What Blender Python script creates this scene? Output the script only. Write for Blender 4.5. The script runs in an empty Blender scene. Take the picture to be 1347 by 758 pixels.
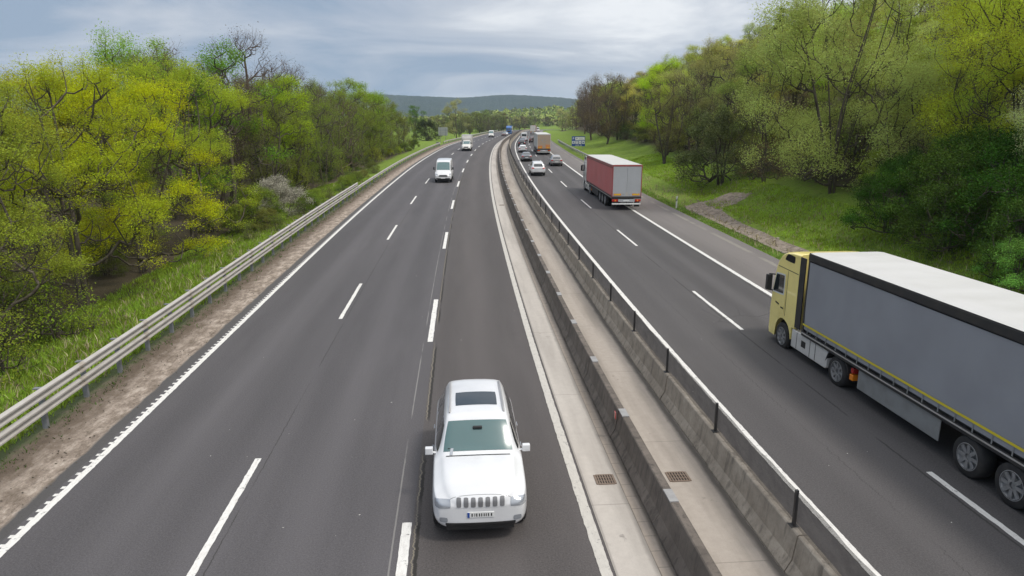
import bpy, bmesh, math, random
import numpy as np
from mathutils import Vector, Matrix
from mathutils.bvhtree import BVHTree
R = math.radians
random.seed(5)
C = bpy.context.scene.collection
scene = bpy.context.scene

# ------------------------------------------------------------------ camera
CAM_H = 8.0847
cam_d = bpy.data.cameras.new('camera'); cam = bpy.data.objects.new('camera', cam_d); C.objects.link(cam)
cam_d.sensor_width = 36.0; cam_d.lens = 899.589/1347*36.0
cam_d.clip_start = 0.1; cam_d.clip_end = 12000
cam.location = (0, 0, CAM_H)
cam.rotation_euler = (math.pi/2 - 0.2297263, 0, -0.0985331)
scene.camera = cam
# ------------------------------------------------------------------ light and sky
SUN_EL, SUN_AZ = R(57), R(132)          # azimuth measured from +Y (ahead) towards +X (right)
world = bpy.data.worlds.new('World'); scene.world = world; world.use_nodes = True
def build_world():
    nt = world.node_tree; n = nt.nodes; l = nt.links; n.clear()
    out = n.new('ShaderNodeOutputWorld'); bg = n.new('ShaderNodeBackground'); bg.inputs['Strength'].default_value = 0.1
    sky = n.new('ShaderNodeTexSky'); sky.sky_type = 'NISHITA'; sky.sun_disc = False
    sky.sun_elevation = SUN_EL; sky.sun_rotation = SUN_AZ; sky.dust_density = 2.0
    tc = n.new('ShaderNodeTexCoord'); sep = n.new('ShaderNodeSeparateXYZ'); l.new(tc.outputs['Generated'], sep.inputs[0])
    # cloud layer seen in perspective: direction divided by height
    zz = n.new('ShaderNodeMath'); zz.operation = 'MAXIMUM'; l.new(sep.outputs['Z'], zz.inputs[0]); zz.inputs[1].default_value = 0.0
    za = n.new('ShaderNodeMath'); za.operation = 'ADD'; l.new(zz.outputs[0], za.inputs[0]); za.inputs[1].default_value = 0.13
    dx = n.new('ShaderNodeMath'); dx.operation = 'DIVIDE'; l.new(sep.outputs['X'], dx.inputs[0]); l.new(za.outputs[0], dx.inputs[1])
    dy = n.new('ShaderNodeMath'); dy.operation = 'DIVIDE'; l.new(sep.outputs['Y'], dy.inputs[0]); l.new(za.outputs[0], dy.inputs[1])
    cmb = n.new('ShaderNodeCombineXYZ'); l.new(dx.outputs[0], cmb.inputs[0]); l.new(dy.outputs[0], cmb.inputs[1])
    mp = n.new('ShaderNodeMapping'); mp.inputs['Scale'].default_value = (0.50, 0.62, 1); mp.inputs['Rotation'].default_value = (0, 0, R(-14)); mp.inputs['Location'].default_value = (3.3, 1.2, 0)
    l.new(cmb.outputs[0], mp.inputs[0])
    no = n.new('ShaderNodeTexNoise'); no.inputs['Scale'].default_value = 1.15; no.inputs['Detail'].default_value = 7; no.inputs['Roughness'].default_value = 0.56; no.inputs['Distortion'].default_value = 0.6
    l.new(mp.outputs[0], no.inputs['Vector'])
    # brighter bank of cloud to the right and up, blue-grey break on the left
    gx = n.new('ShaderNodeMath'); gx.operation = 'MULTIPLY_ADD'; l.new(sep.outputs['X'], gx.inputs[0]); gx.inputs[1].default_value = 0.30; l.new(no.outputs['Fac'], gx.inputs[2])
    gz = n.new('ShaderNodeMath'); gz.operation = 'MULTIPLY_ADD'; l.new(zz.outputs[0], gz.inputs[0]); gz.inputs[1].default_value = 0.22; l.new(gx.outputs[0], gz.inputs[2])
    rp = n.new('ShaderNodeValToRGB'); e = rp.color_ramp.elements
    e[0].position = 0.40; e[0].color = (0.25, 0.315, 0.415, 1); e[1].position = 0.69; e[1].color = (0.74, 0.75, 0.765, 1)
    q = e.new(0.49); q.color = (0.35, 0.395, 0.475, 1)
    q = e.new(0.58); q.color = (0.46, 0.49, 0.545, 1)
    l.new(gz.outputs[0], rp.inputs[0])
    # the overhead part of an overcast sky is brighter than the horizon
    up = n.new('ShaderNodeMapRange'); up.inputs['From Min'].default_value = 0.30; up.inputs['From Max'].default_value = 1.0
    up.inputs['To Min'].default_value = 10.0; up.inputs['To Max'].default_value = 17.0; l.new(zz.outputs[0], up.inputs['Value'])
    sc = n.new('ShaderNodeVectorMath'); sc.operation = 'SCALE'; l.new(rp.outputs[0], sc.inputs[0]); l.new(up.outputs[0], sc.inputs['Scale'])
    mx = n.new('ShaderNodeMix'); mx.data_type = 'RGBA'; mx.inputs[0].default_value = 0.93
    l.new(sky.outputs[0], mx.inputs[6]); l.new(sc.outputs[0], mx.inputs[7])
    l.new(mx.outputs[2], bg.inputs['Color']); l.new(bg.outputs[0], out.inputs['Surface'])
build_world()
sun_d = bpy.data.lights.new('sun', 'SUN'); sun = bpy.data.objects.new('sun', sun_d); C.objects.link(sun)
sun_d.energy = 1.5; sun_d.angle = R(10); sun_d.color = (1, 0.955, 0.88)
sun.rotation_euler = (math.pi/2 - SUN_EL, 0, math.pi - SUN_AZ)
scene.view_settings.view_transform = 'Standard'; scene.view_settings.look = 'None'
scene.view_settings.exposure = 0.38; scene.view_settings.gamma = 1.0
scene.render.engine = 'CYCLES'
scene.cycles.max_bounces = 5; scene.cycles.diffuse_bounces = 2; scene.cycles.transparent_max_bounces = 16
scene.cycles.volume_bounces = 0

# ------------------------------------------------------------------ road geometry (one curve, lateral offset o, distance s)
KN = np.array([0,30,60,90,120,160,200,250,300,400,500])
KA = np.array([1.58921e-03,3.99066e-04,5.67925e-04,5.37445e-04,4.74505e-04,6.21757e-04,3.02033e-04,-4.672e-06,7.45967e-05,1.33454e-04,9.14056e-05])
KG = np.array([0.00308362,0.02745568,0.02493621,0.02968938,0.02147645,0.01868552,0.00716021,0.00943029,0.0084727,0.00548273,0.00437762])
_ss = np.arange(0, 6001, 1.0)
_kap = np.where(_ss <= 500, np.interp(_ss, KN, KA), 9e-5+1.6e-3*np.clip((_ss-500)/50, 0, 1)*np.clip((900-_ss)/50, 0, 1))
_g = np.where(_ss <= 500, np.interp(_ss, KN, KG), 0.00437*np.clip((800-_ss)/300, 0, 1))
_th = np.cumsum(_kap); _x = np.cumsum(np.sin(_th)); _y = np.cumsum(np.cos(_th)); _z = np.cumsum(_g)
def th(s): return float(np.interp(s, _ss, _th))
def zr(s):
    return float(np.interp(s, _ss, _z)) if s >= 0 else 0.003*s
def P(s, o, h=0.0):
    if s < 0:
        t = float(_th[0]); x = _x[0] + s*math.sin(t); y = _y[0] + s*math.cos(t)
    else:
        t = th(s); x = float(np.interp(s, _ss, _x)); y = float(np.interp(s, _ss, _y))
    return (x + o*math.cos(t), y - o*math.sin(t), zr(s) + h)
def sm(a, b, v):
    t = min(max((v-a)/(b-a), 0.0), 1.0); return t*t*(3-2*t)
def gh(s, o):
    """height of the ground above the road surface"""
    if -9.2 <= o <= 18.4: return -0.3
    n = 0.10*math.sin(s*0.31+o*0.7)+0.08*math.sin(s*0.83-o*0.37+1.3)
    if o < -9.2:
        if o > -11.4: return -0.06 if o > -10.4 else -0.10
        t = -o-11.4
        return -0.10 - 1.1*sm(0, 9, t) + n*sm(0, 5, t)
    fade = 1-sm(300, 430, s)
    if o < 20.2: base = -0.05 - 0.08*sm(18.4, 20.2, o)
    elif o < 22.6:
        base = -0.13
        dip = math.sin(math.pi*(o-20.2)/2.4)*0.42*(1-sm(58, 66, s))
        base -= dip
    else: base = -0.13
    up = 0.0
    if o > 22.2:
        t = o-22.2
        up = 0.37*max(0, t-3) + 0.37*3*sm(0, 6, t)*0.5
        if up > 28: up = 28 + (1-math.exp(-(up-28)/16))*16
        up *= fade
    if s > 62 and o > 19.5: up = max(up, (0.20*min(o-19.5, 8))*sm(62, 80, s)*fade)
    return base + up + n*sm(20, 26, o)*1.2
def G(s, o, dz=0.0): return P(s, o, gh(s, o)+dz)

# ------------------------------------------------------------------ node material helpers
def mat(name):
    m = bpy.data.materials.new(name); m.use_nodes = True
    return m, m.node_tree.nodes, m.node_tree.links, m.node_tree.nodes['Principled BSDF']
def plain(name, col, rough=0.5, metal=0.0, dirt=0.0, scale=3.0, coat=0.0, spec=0.5, dirtcol=(0.10, 0.085, 0.07)):
    m, n, l, b = mat(name)
    b.inputs['Roughness'].default_value = rough; b.inputs['Metallic'].default_value = metal
    b.inputs['Coat Weight'].default_value = coat; b.inputs['Specular IOR Level'].default_value = spec
    b.inputs['Base Color'].default_value = (*col, 1)
    tc = n.new('ShaderNodeTexCoord'); no = n.new('ShaderNodeTexNoise'); no.inputs['Scale'].default_value = scale; no.inputs['Detail'].default_value = 6
    l.new(tc.outputs['Object'], no.inputs['Vector'])
    rp = n.new('ShaderNodeMapRange'); rp.inputs['From Min'].default_value = 0.42; rp.inputs['From Max'].default_value = 0.72
    rp.inputs['To Min'].default_value = 0.0; rp.inputs['To Max'].default_value = max(dirt, 0.03)
    l.new(no.outputs['Fac'], rp.inputs['Value'])
    mx = n.new('ShaderNodeMix'); mx.data_type = 'RGBA'; mx.inputs[6].default_value = (*col, 1); mx.inputs[7].default_value = (*dirtcol, 1)
    l.new(rp.outputs[0], mx.inputs[0]); l.new(mx.outputs[2], b.inputs['Base Color'])
    return m
def noise(n, l, vec, scale, detail=5, rough=0.55):
    a = n.new('ShaderNodeTexNoise'); a.inputs['Scale'].default_value = scale; a.inputs['Detail'].default_value = detail; a.inputs['Roughness'].default_value = rough
    if vec is not None: l.new(vec, a.inputs['Vector'])
    return a.outputs['Fac']
def ramp(n, l, fac, stops):
    r = n.new('ShaderNodeValToRGB'); e = r.color_ramp.elements
    e[0].position = stops[0][0]; e[0].color = (*stops[0][1], 1); e[1].position = stops[-1][0]; e[1].color = (*stops[-1][1], 1)
    for p, c in stops[1:-1]:
        q = e.new(p); q.color = (*c, 1)
    l.new(fac, r.inputs[0]); return r.outputs[0]
def rng(n, l, v, a, b, c=0.0, d=1.0):
    r = n.new('ShaderNodeMapRange'); r.inputs['From Min'].default_value = a; r.inputs['From Max'].default_value = b
    r.inputs['To Min'].default_value = c; r.inputs['To Max'].default_value = d; l.new(v, r.inputs['Value']); return r.outputs[0]
def mixc(n, l, f, a, b, mode='MIX'):
    m = n.new('ShaderNodeMix'); m.data_type = 'RGBA'; m.blend_type = mode
    for i, v in ((0, f), (6, a), (7, b)):
        if isinstance(v, (int, float)): m.inputs[i].default_value = v
        elif isinstance(v, tuple): m.inputs[i].default_value = (*v, 1)
        else: l.new(v, m.inputs[i])
    return m.outputs[2]
def math_(n, l, op, a, b=None, c=None):
    m = n.new('ShaderNodeMath'); m.operation = op
    for i, v in enumerate((a, b, c)):
        if v is None: continue
        if isinstance(v, (int, float)): m.inputs[i].default_value = v
        else: l.new(v, m.inputs[i])
    return m.outputs[0]
def uvsep(n, l):
    u = n.new('ShaderNodeUVMap'); u.uv_map = 'UVMap'; s = n.new('ShaderNodeSeparateXYZ'); l.new(u.outputs[0], s.inputs[0])
    return u.outputs[0], s.outputs[0], s.outputs[1]
def stretched(n, l, uv, sx, sy):
    m = n.new('ShaderNodeMapping'); m.inputs['Scale'].default_value = (sx, sy, 1); l.new(uv, m.inputs[0]); return m.outputs[0]
def bump(n, l, b, h, strength=0.3, dist=0.02):
    q = n.new('ShaderNodeBump'); q.inputs['Strength'].default_value = strength; q.inputs['Distance'].default_value = dist
    l.new(h, q.inputs['Height']); l.new(q.outputs[0], b.inputs['Normal'])
def band(n, l, u, centre, half, soft):
    d = math_(n, l, 'ABSOLUTE', math_(n, l, 'SUBTRACT', u, centre))
    return rng(n, l, d, half, half+soft, 1.0, 0.0)

def asphalt(name, base, tracks, joints, seed, warm=0.0):
    m, n, l, b = mat(name); uv, u, v = uvsep(n, l)
    big = noise(n, l, stretched(n, l, uv, 0.5, 0.035), 1.0, 6)
    mid = noise(n, l, stretched(n, l, uv, 1.6, 0.25), 1.0, 6)
    fine = noise(n, l, uv, 26, 4, 0.75)
    grit = noise(n, l, uv, 70, 2, 0.6)
    c = ramp(n, l, big, [(0.32, tuple(x*0.72 for x in base)), (0.68, tuple(x*1.25 for x in base))])
    c = mixc(n, l, rng(n, l, mid, 0.35, 0.7, 0, 0.35), c, tuple(x*0.72 for x in base))
    for (o, w, f) in tracks:                       # wheel tracks polished darker or lighter
        wob = math_(n, l, 'MULTIPLY_ADD', noise(n, l, stretched(n, l, uv, 0.0, 0.06), 1.0, 2), 0.25, math_(n, l, 'ADD', u, -0.12))
        msk = math_(n, l, 'MULTIPLY', band(n, l, wob, o, w*0.4, w), rng(n, l, mid, 0.2, 0.8, 0.35, 1.0))
        c = mixc(n, l, math_(n, l, 'MULTIPLY', msk, abs(f)), c, tuple(x*(0.28 if f > 0 else 1.9) for x in base))
    c = mixc(n, l, rng(n, l, fine, 0.35, 0.75, 0.0, 0.75), c, tuple(x*1.85 for x in base))
    c = mixc(n, l, rng(n, l, grit, 0.50, 0.80, 0.0, 0.9), c, tuple(x*0.25 for x in base))
    vo = n.new('ShaderNodeTexVoronoi'); vo.feature = 'DISTANCE_TO_EDGE'; vo.inputs['Scale'].default_value = 0.35
    l.new(stretched(n, l, uv, 1.0, 0.8), vo.inputs['Vector'])
    dst = n.new('ShaderNodeVectorMath'); dst.operation = 'ADD'
    crack = math_(n, l, 'MULTIPLY', rng(n, l, vo.outputs['Distance'], 0.002, 0.006, 1.0, 0.0), rng(n, l, noise(n, l, uv, 0.12, 2), 0.60, 0.66))
    c = mixc(n, l, math_(n, l, 'MULTIPLY', crack, 0.6), c, (0.02, 0.019, 0.018))
    for (o, w, amp, dark) in joints:               # ragged longitudinal joints
        wob = math_(n, l, 'MULTIPLY_ADD', noise(n, l, stretched(n, l, uv, 0.0, 3.0), 1.0, 5, 0.8), amp, math_(n, l, 'ADD', u, -amp*0.5))
        gap = rng(n, l, noise(n, l, stretched(n, l, uv, 0.3, 0.35), 1.0, 4), 0.38, 0.5)
        msk = math_(n, l, 'MULTIPLY', band(n, l, wob, o, w, w*0.8), gap)
        c = mixc(n, l, msk, c, dark)
    sp = noise(n, l, stretched(n, l, uv, 1.0, 1.0), 5.5, 2)
    c = mixc(n, l, rng(n, l, sp, 0.775, 0.785), c, (0.5, 0.48, 0.44))
    l.new(c, b.inputs['Base Color']); b.inputs['Roughness'].default_value = 0.82; b.inputs['Specular IOR Level'].default_value = 0.35
    bump(n, l, b, math_(n, l, 'ADD', fine, math_(n, l, 'MULTIPLY', grit, 0.7)), 0.35, 0.01)
    return m

def paint_mat():
    m, n, l, b = mat('road_paint'); uv, u, v = uvsep(n, l)
    a = noise(n, l, stretched(n, l, uv, 1, 0.3), 14, 6, 0.7); g = noise(n, l, uv, 60, 3)
    c = mixc(n, l, rng(n, l, a, 0.45, 0.7, 0, 0.45), (0.70, 0.68, 0.64), (0.40, 0.37, 0.34))
    c = mixc(n, l, rng(n, l, g, 0.62, 0.75, 0, 0.8), c, (0.14, 0.13, 0.13))
    c = mixc(n, l, rng(n, l, noise(n, l, uv, 5.5, 8, 0.8), 0.57, 0.63, 0, 0.85), c, (0.12, 0.115, 0.11))
    l.new(c, b.inputs['Base Color']); b.inputs['Roughness'].default_value = 0.7; return m

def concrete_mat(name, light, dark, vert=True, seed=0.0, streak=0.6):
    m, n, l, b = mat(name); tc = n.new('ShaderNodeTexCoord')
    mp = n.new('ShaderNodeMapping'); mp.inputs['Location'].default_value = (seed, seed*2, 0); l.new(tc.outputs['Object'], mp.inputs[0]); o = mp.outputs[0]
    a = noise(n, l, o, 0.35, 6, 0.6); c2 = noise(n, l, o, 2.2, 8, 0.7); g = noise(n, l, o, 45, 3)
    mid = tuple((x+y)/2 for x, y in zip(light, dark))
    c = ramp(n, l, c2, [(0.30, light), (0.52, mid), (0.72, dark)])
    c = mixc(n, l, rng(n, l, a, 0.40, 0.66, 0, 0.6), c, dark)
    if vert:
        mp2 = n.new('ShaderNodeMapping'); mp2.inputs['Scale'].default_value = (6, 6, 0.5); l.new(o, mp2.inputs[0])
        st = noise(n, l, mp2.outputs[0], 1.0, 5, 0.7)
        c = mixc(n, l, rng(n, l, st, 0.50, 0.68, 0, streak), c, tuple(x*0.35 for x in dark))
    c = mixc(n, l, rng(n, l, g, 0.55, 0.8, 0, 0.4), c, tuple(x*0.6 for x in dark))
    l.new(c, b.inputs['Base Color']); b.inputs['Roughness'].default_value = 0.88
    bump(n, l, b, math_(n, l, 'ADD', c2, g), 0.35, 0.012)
    return m

def floor_mat(name, light, dark, edges, slab=None):
    m, n, l, b = mat(name); uv, u, v = uvsep(n, l)
    a = noise(n, l, stretched(n, l, uv, 1.5, 0.12), 1.0, 7, 0.6); f = noise(n, l, uv, 5, 8, 0.7); g = noise(n, l, uv, 50, 3)
    c = ramp(n, l, f, [(0.32, light), (0.70, tuple((x*2+y)/3 for x, y in zip(light, dark)))])
    c = mixc(n, l, rng(n, l, a, 0.42, 0.68, 0, 0.7), c, dark)
    for (o, w, k) in edges:                       # dirt swept against the kerbs and barrier feet
        wob = math_(n, l, 'MULTIPLY_ADD', noise(n, l, stretched(n, l, uv, 2.0, 0.9), 1.0, 6, 0.7), w*1.6, math_(n, l, 'ADD', u, -w*0.8))
        c = mixc(n, l, math_(n, l, 'MULTIPLY', band(n, l, wob, o, w*0.25, w), k), c, tuple(x*0.38 for x in dark))
    sp = noise(n, l, uv, 1.7, 4, 0.6)
    c = mixc(n, l, rng(n, l, sp, 0.66, 0.72, 0, 0.6), c, tuple(x*0.5 for x in dark))
    if slab:
        fr = math_(n, l, 'FRACT', math_(n, l, 'DIVIDE', v, slab)); d = math_(n, l, 'ABSOLUTE', math_(n, l, 'SUBTRACT', fr, 0.5))
        c = mixc(n, l, rng(n, l, d, 0.4965 if slab > 1 else 0.46, 0.499 if slab > 1 else 0.49, 0, 0.45), c, tuple(x*0.45 for x in dark))
    c = mixc(n, l, rng(n, l, g, 0.55, 0.8, 0, 0.35), c, tuple(x*0.55 for x in dark))
    l.new(c, b.inputs['Base Color']); b.inputs['Roughness'].default_value = 0.9
    bump(n, l, b, math_(n, l, 'ADD', f, g), 0.25, 0.01)
    return m

def ground_mat():
    m, n, l, b = mat('ground_cover'); tc = n.new('ShaderNodeTexCoord'); o = tc.outputs['Object']
    at = n.new('ShaderNodeVertexColor'); at.layer_name = 'litter'
    sp = n.new('ShaderNodeSeparateColor'); l.new(at.outputs[0], sp.inputs[0])
    a = noise(n, l, o, 0.22, 6, 0.6); f = noise(n, l, o, 2.6, 8, 0.7); g = noise(n, l, o, 18, 4, 0.7)
    grass = ramp(n, l, f, [(0.28, (0.08, 0.125, 0.018)), (0.5, (0.16, 0.24, 0.03)), (0.72, (0.26, 0.32, 0.055))])
    grass = mixc(n, l, rng(n, l, a, 0.5, 0.7, 0, 0.5), grass, (0.13, 0.15, 0.05))
    lit = ramp(n, l, g, [(0.30, (0.028, 0.022, 0.014)), (0.52, (0.085, 0.066, 0.04)), (0.72, (0.19, 0.155, 0.10))])
    fac = rng(n, l, math_(n, l, 'ADD', sp.outputs[0], math_(n, l, 'MULTIPLY', math_(n, l, 'SUBTRACT', f, 0.5), 1.3)), 0.35, 0.65)
    c = mixc(n, l, fac, grass, lit)
    c = mixc(n, l, rng(n, l, g, 0.5, 0.8, 0, 0.5), c, (0.03, 0.045, 0.01))
    l.new(c, b.inputs['Base Color']); b.inputs['Roughness'].default_value = 0.95; b.inputs['Specular IOR Level'].default_value = 0.15
    bump(n, l, b, math_(n, l, 'ADD', f, g), 0.8, 0.08)
    return m

def verge_mat():
    m, n, l, b = mat('gravel_verge'); uv, u, v = uvsep(n, l)
    f = noise(n, l, stretched(n, l, uv, 1.2, 0.6), 2.4, 9, 0.75); g = noise(n, l, uv, 9, 7, 0.8); h = noise(n, l, uv, 45, 3)
    c = ramp(n, l, f, [(0.34, (0.13, 0.098, 0.070)), (0.48, (0.27, 0.215, 0.17)), (0.62, (0.50, 0.42, 0.35))])
    # leaf litter towards the rail, pale sand near the carriageway
    wob = math_(n, l, 'MULTIPLY_ADD', g, 1.6, math_(n, l, 'ADD', u, -0.8))
    c = mixc(n, l, rng(n, l, wob, -9.9, -10.7, 0, 0.85), c, (0.095, 0.066, 0.042))
    c = mixc(n, l, rng(n, l, math_(n, l, 'MULTIPLY_ADD', f, 1.4, math_(n, l, 'ADD', u, -0.7)), -10.9, -11.3, 0, 0.8), c, (0.06, 0.10, 0.022))
    c = mixc(n, l, rng(n, l, g, 0.50, 0.72, 0, 0.75), c, (0.055, 0.042, 0.030))
    c = mixc(n, l, rng(n, l, h, 0.62, 0.75, 0, 0.6), c, (0.48, 0.44, 0.38))
    c = mixc(n, l, band(n, l, math_(n, l, 'MULTIPLY_ADD', f, 0.35, u), -8.98, 0.14, 0.10), c, (0.085, 0.08, 0.078))
    l.new(c, b.inputs['Base Color']); b.inputs['Roughness'].default_value = 0.95
    bump(n, l, b, math_(n, l, 'ADD', g, math_(n, l, 'MULTIPLY', f, 2.0)), 0.9, 0.04)
    return m

def leaf_mat(name, var=0.27, trans=0.42, tint=None):
    m, n, l, b = mat(name); n.remove(b); out = n['Material Output']
    oi = n.new('ShaderNodeObjectInfo'); ge = n.new('ShaderNodeNewGeometry'); tc = n.new('ShaderNodeTexCoord')
    hs = n.new('ShaderNodeHueSaturation')
    hs.inputs['Saturation'].default_value = 1.0
    big = noise(n, l, tc.outputs['Object'], 0.45, 3)
    r = math_(n, l, 'ADD', ge.outputs['Random Per Island'], math_(n, l, 'MULTIPLY', math_(n, l, 'SUBTRACT', big, 0.5), 1.6))
    l.new(rng(n, l, r, 0, 1, 0.5-0.018, 0.5+0.012), hs.inputs['Hue'])
    l.new(rng(n, l, r, 0, 1, 1-var, 1+var*1.15), hs.inputs['Value'])
    l.new(oi.outputs['Color'], hs.inputs['Color'])
    d = n.new('ShaderNodeBsdfDiffuse'); t = n.new('ShaderNodeBsdfTranslucent'); g = n.new('ShaderNodeBsdfGlossy'); g.inputs['Roughness'].default_value = 0.45
    l.new(hs.outputs[0], d.inputs[0]); l.new(hs.outputs[0], t.inputs[0])
    mx = n.new('ShaderNodeMixShader'); mx.inputs[0].default_value = trans; l.new(d.outputs[0], mx.inputs[1]); l.new(t.outputs[0], mx.inputs[2])
    m2 = n.new('ShaderNodeMixShader'); m2.inputs[0].default_value = 0.0; l.new(mx.outputs[0], m2.inputs[1]); l.new(g.outputs[0], m2.inputs[2])
    l.new(m2.outputs[0], out.inputs['Surface']); return m
def bark_mat(name, c0, c1):
    m, n, l, b = mat(name); tc = n.new('ShaderNodeTexCoord')
    mp = n.new('ShaderNodeMapping'); mp.inputs['Scale'].default_value = (8, 8, 1.5); l.new(tc.outputs['Object'], mp.inputs[0])
    c = ramp(n, l, noise(n, l, mp.outputs[0], 1.0, 5), [(0.3, c0), (0.7, c1)])
    l.new(c, b.inputs['Base Color']); b.inputs['Roughness'].default_value = 0.9; b.inputs['Specular IOR Level'].default_value = 0.2; return m
def paint(name, col, rough=0.28, dirt=0.12):
    return plain(name, col, rough=rough, dirt=dirt, scale=1.6, coat=0.6)

M = {}
M['asphalt_left'] = asphalt('asphalt_main_lanes', (0.080, 0.0745, 0.077), [(-7.9, 0.7, 0.45), (-5.75, 0.35, 0.3), (-6.8, 0.3, -0.22), (-4.0, 0.5, 0.4), (-3.0, 0.3, -0.15), (-2.1, 0.5, 0.35)], [(-1.28, 0.012, 0.03, (0.20, 0.19, 0.18)), (-4.66, 0.009, 0.12, (0.045, 0.042, 0.040))], 1)
M['asphalt_fast'] = asphalt('asphalt_overtaking_lane', (0.079, 0.070, 0.067), [(-0.3, 0.45, 0.35), (0.8, 0.3, -0.15), (1.9, 0.5, 0.4)], [(-0.80, 0.025, 0.16, (0.028, 0.025, 0.022)), (-0.86, 0.008, 0.30, (0.20, 0.175, 0.13))], 2)
M['asphalt_right'] = asphalt('asphalt_right_lanes', (0.078, 0.072, 0.071), [(8.4, 0.5, 0.2), (9.3, 0.35, -0.2), (10.3, 0.5, 0.3), (12.0, 0.5, 0.5), (12.9, 0.3, -0.15), (13.8, 0.5, 0.5)], [(11.0, 0.02, 0.12, (0.045, 0.042, 0.04)), (14.35, 0.02, 0.1, (0.04, 0.038, 0.036)), (9.4, 0.006, 0.5, (0.045, 0.042, 0.04))], 3)
M['asphalt_shoulder'] = asphalt('asphalt_shoulder', (0.145, 0.130, 0.122), [(16.6, 0.9, -0.2)], [(17.6, 0.10, 0.5, (0.24, 0.22, 0.19)), (16.0, 0.006, 0.6, (0.06, 0.056, 0.05))], 4)
M['paint'] = paint_mat(); M['worn_paint'] = paint_mat(); M['worn_paint'].name = 'worn_road_paint'
_rn = [x for x in M['worn_paint'].node_tree.nodes if x.type == 'MIX'][0]; _rn.inputs[6].default_value = (0.50, 0.47, 0.42, 1); _rn.inputs[7].default_value = (0.33, 0.30, 0.27, 1)
M['strip'] = floor_mat('concrete_edge_strip', (0.48, 0.435, 0.385), (0.30, 0.268, 0.235), [(2.92, 0.03, 0.4), (3.72, 0.09, 0.55)], slab=6.1)
M['gutter'] = floor_mat('gutter_blocks', (0.36, 0.305, 0.255), (0.18, 0.15, 0.12), [(3.99, 0.07, 0.8), (3.72, 0.02, 0.9)], slab=0.5)
M['median'] = floor_mat('median_concrete', (0.40, 0.35, 0.30), (0.215, 0.185, 0.155), [(4.60, 0.08, 0.6), (5.93, 0.13, 0.9)], slab=5.0)
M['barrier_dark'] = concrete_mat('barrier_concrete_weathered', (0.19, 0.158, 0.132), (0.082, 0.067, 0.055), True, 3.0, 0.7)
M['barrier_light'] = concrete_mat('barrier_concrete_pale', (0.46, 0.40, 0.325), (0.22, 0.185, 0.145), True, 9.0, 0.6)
M['ground'] = ground_mat(); M['verge'] = verge_mat()
M['galv'] = plain('galvanised_steel', (0.47, 0.445, 0.41), 0.55, 0.15, 0.35, 2.0, dirtcol=(0.28, 0.25, 0.21))
M['splice'] = plain('splice_steel', (0.40, 0.36, 0.31), 0.6, 0.15, 0.5, 5.0, dirtcol=(0.20, 0.15, 0.11))
M['post'] = plain('galvanised_post', (0.24, 0.25, 0.265), 0.55, 0.3, 0.4, 6.0)
M['clamp'] = plain('clamp_plate_steel', (0.33, 0.32, 0.31), 0.5, 0.2, 0.3, 6.0)
M['iron'] = plain('cast_iron', (0.20, 0.15, 0.115), 0.8, 0.1, 0.4, 12, dirtcol=(0.14, 0.085, 0.05))
M['hollow_shade'] = plain('hollow_shade_black', (0.012, 0.010, 0.009), 0.95)  # near-black colour standing in for the shade inside openings
M['darkmetal'] = plain('dark_metal', (0.035, 0.034, 0.035), 0.5, 0.2, 0.3)
M['rubber'] = plain('tyre_rubber', (0.022, 0.021, 0.021), 0.8, 0, 0.4, 6, dirtcol=(0.07, 0.06, 0.05))
M['rim'] = plain('alloy_rim', (0.42, 0.42, 0.43), 0.35, 0.7, 0.3, 8)
M['rim_steel'] = plain('steel_rim', (0.34, 0.34, 0.34), 0.45, 0.4, 0.4, 8)
M['plastic'] = plain('black_plastic', (0.025, 0.025, 0.026), 0.55, 0, 0.25)
M['glass'] = plain('tinted_glass', (0.018, 0.024, 0.026), 0.06, 0, 0.0, coat=0.4, spec=0.8)
M['wscreen'] = plain('windscreen_glass', (0.03, 0.095, 0.095), 0.22, 0, 0.0, coat=0.5, spec=0.9)
M['chrome'] = plain('chrome', (0.65, 0.65, 0.66), 0.18, 0.9, 0.1)
M['lamp'] = plain('clear_lamp', (0.36, 0.38, 0.41), 0.12, 0.3, 0.1, coat=0.8)
M['red_lamp'] = plain('red_lamp', (0.42, 0.018, 0.014), 0.2, 0, 0.1, coat=0.6)
M['amber'] = plain('amber_lamp', (0.85, 0.25, 0.015), 0.25, 0, 0.1, coat=0.6)
M['slot'] = plain('grille_slot_grey', (0.16, 0.16, 0.165), 0.5)
M['plate'] = plain('plate_white', (0.72, 0.72, 0.70), 0.4)
M['blueband'] = plain('plate_blue', (0.02, 0.07, 0.32), 0.4)
M['ink'] = plain('black_print', (0.02, 0.02, 0.02), 0.6)
M['white'] = paint('white_car_paint', (0.68, 0.68, 0.685))
M['offwhite'] = paint('offwhite_paint', (0.66, 0.64, 0.60), 0.35, 0.2)
M['silver'] = paint('silver_paint', (0.30, 0.29, 0.285), 0.3, 0.15)
M['grey'] = paint('grey_paint', (0.17, 0.18, 0.19), 0.3, 0.15)
M['blackp'] = paint('black_paint', (0.02, 0.02, 0.023), 0.25, 0.1)
M['navy'] = paint('dark_blue_paint', (0.03, 0.045, 0.08), 0.25)
M['blue'] = paint('blue_paint', (0.03, 0.14, 0.42), 0.35)
M['maroon'] = paint('maroon_paint', (0.10, 0.045, 0.04), 0.4)
M['yellow'] = paint('pale_yellow_paint', (0.96, 0.80, 0.27), 0.35, 0.1)
M['curtain_grey'] = plain('grey_curtain', (0.30, 0.305, 0.325), 0.5, 0, 0.35, 0.8, dirtcol=(0.21, 0.21, 0.225))
M['curtain_red'] = plain('red_curtain', (0.58, 0.15, 0.145), 0.55, 0, 0.35, 0.8, dirtcol=(0.44, 0.17, 0.16))
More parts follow.
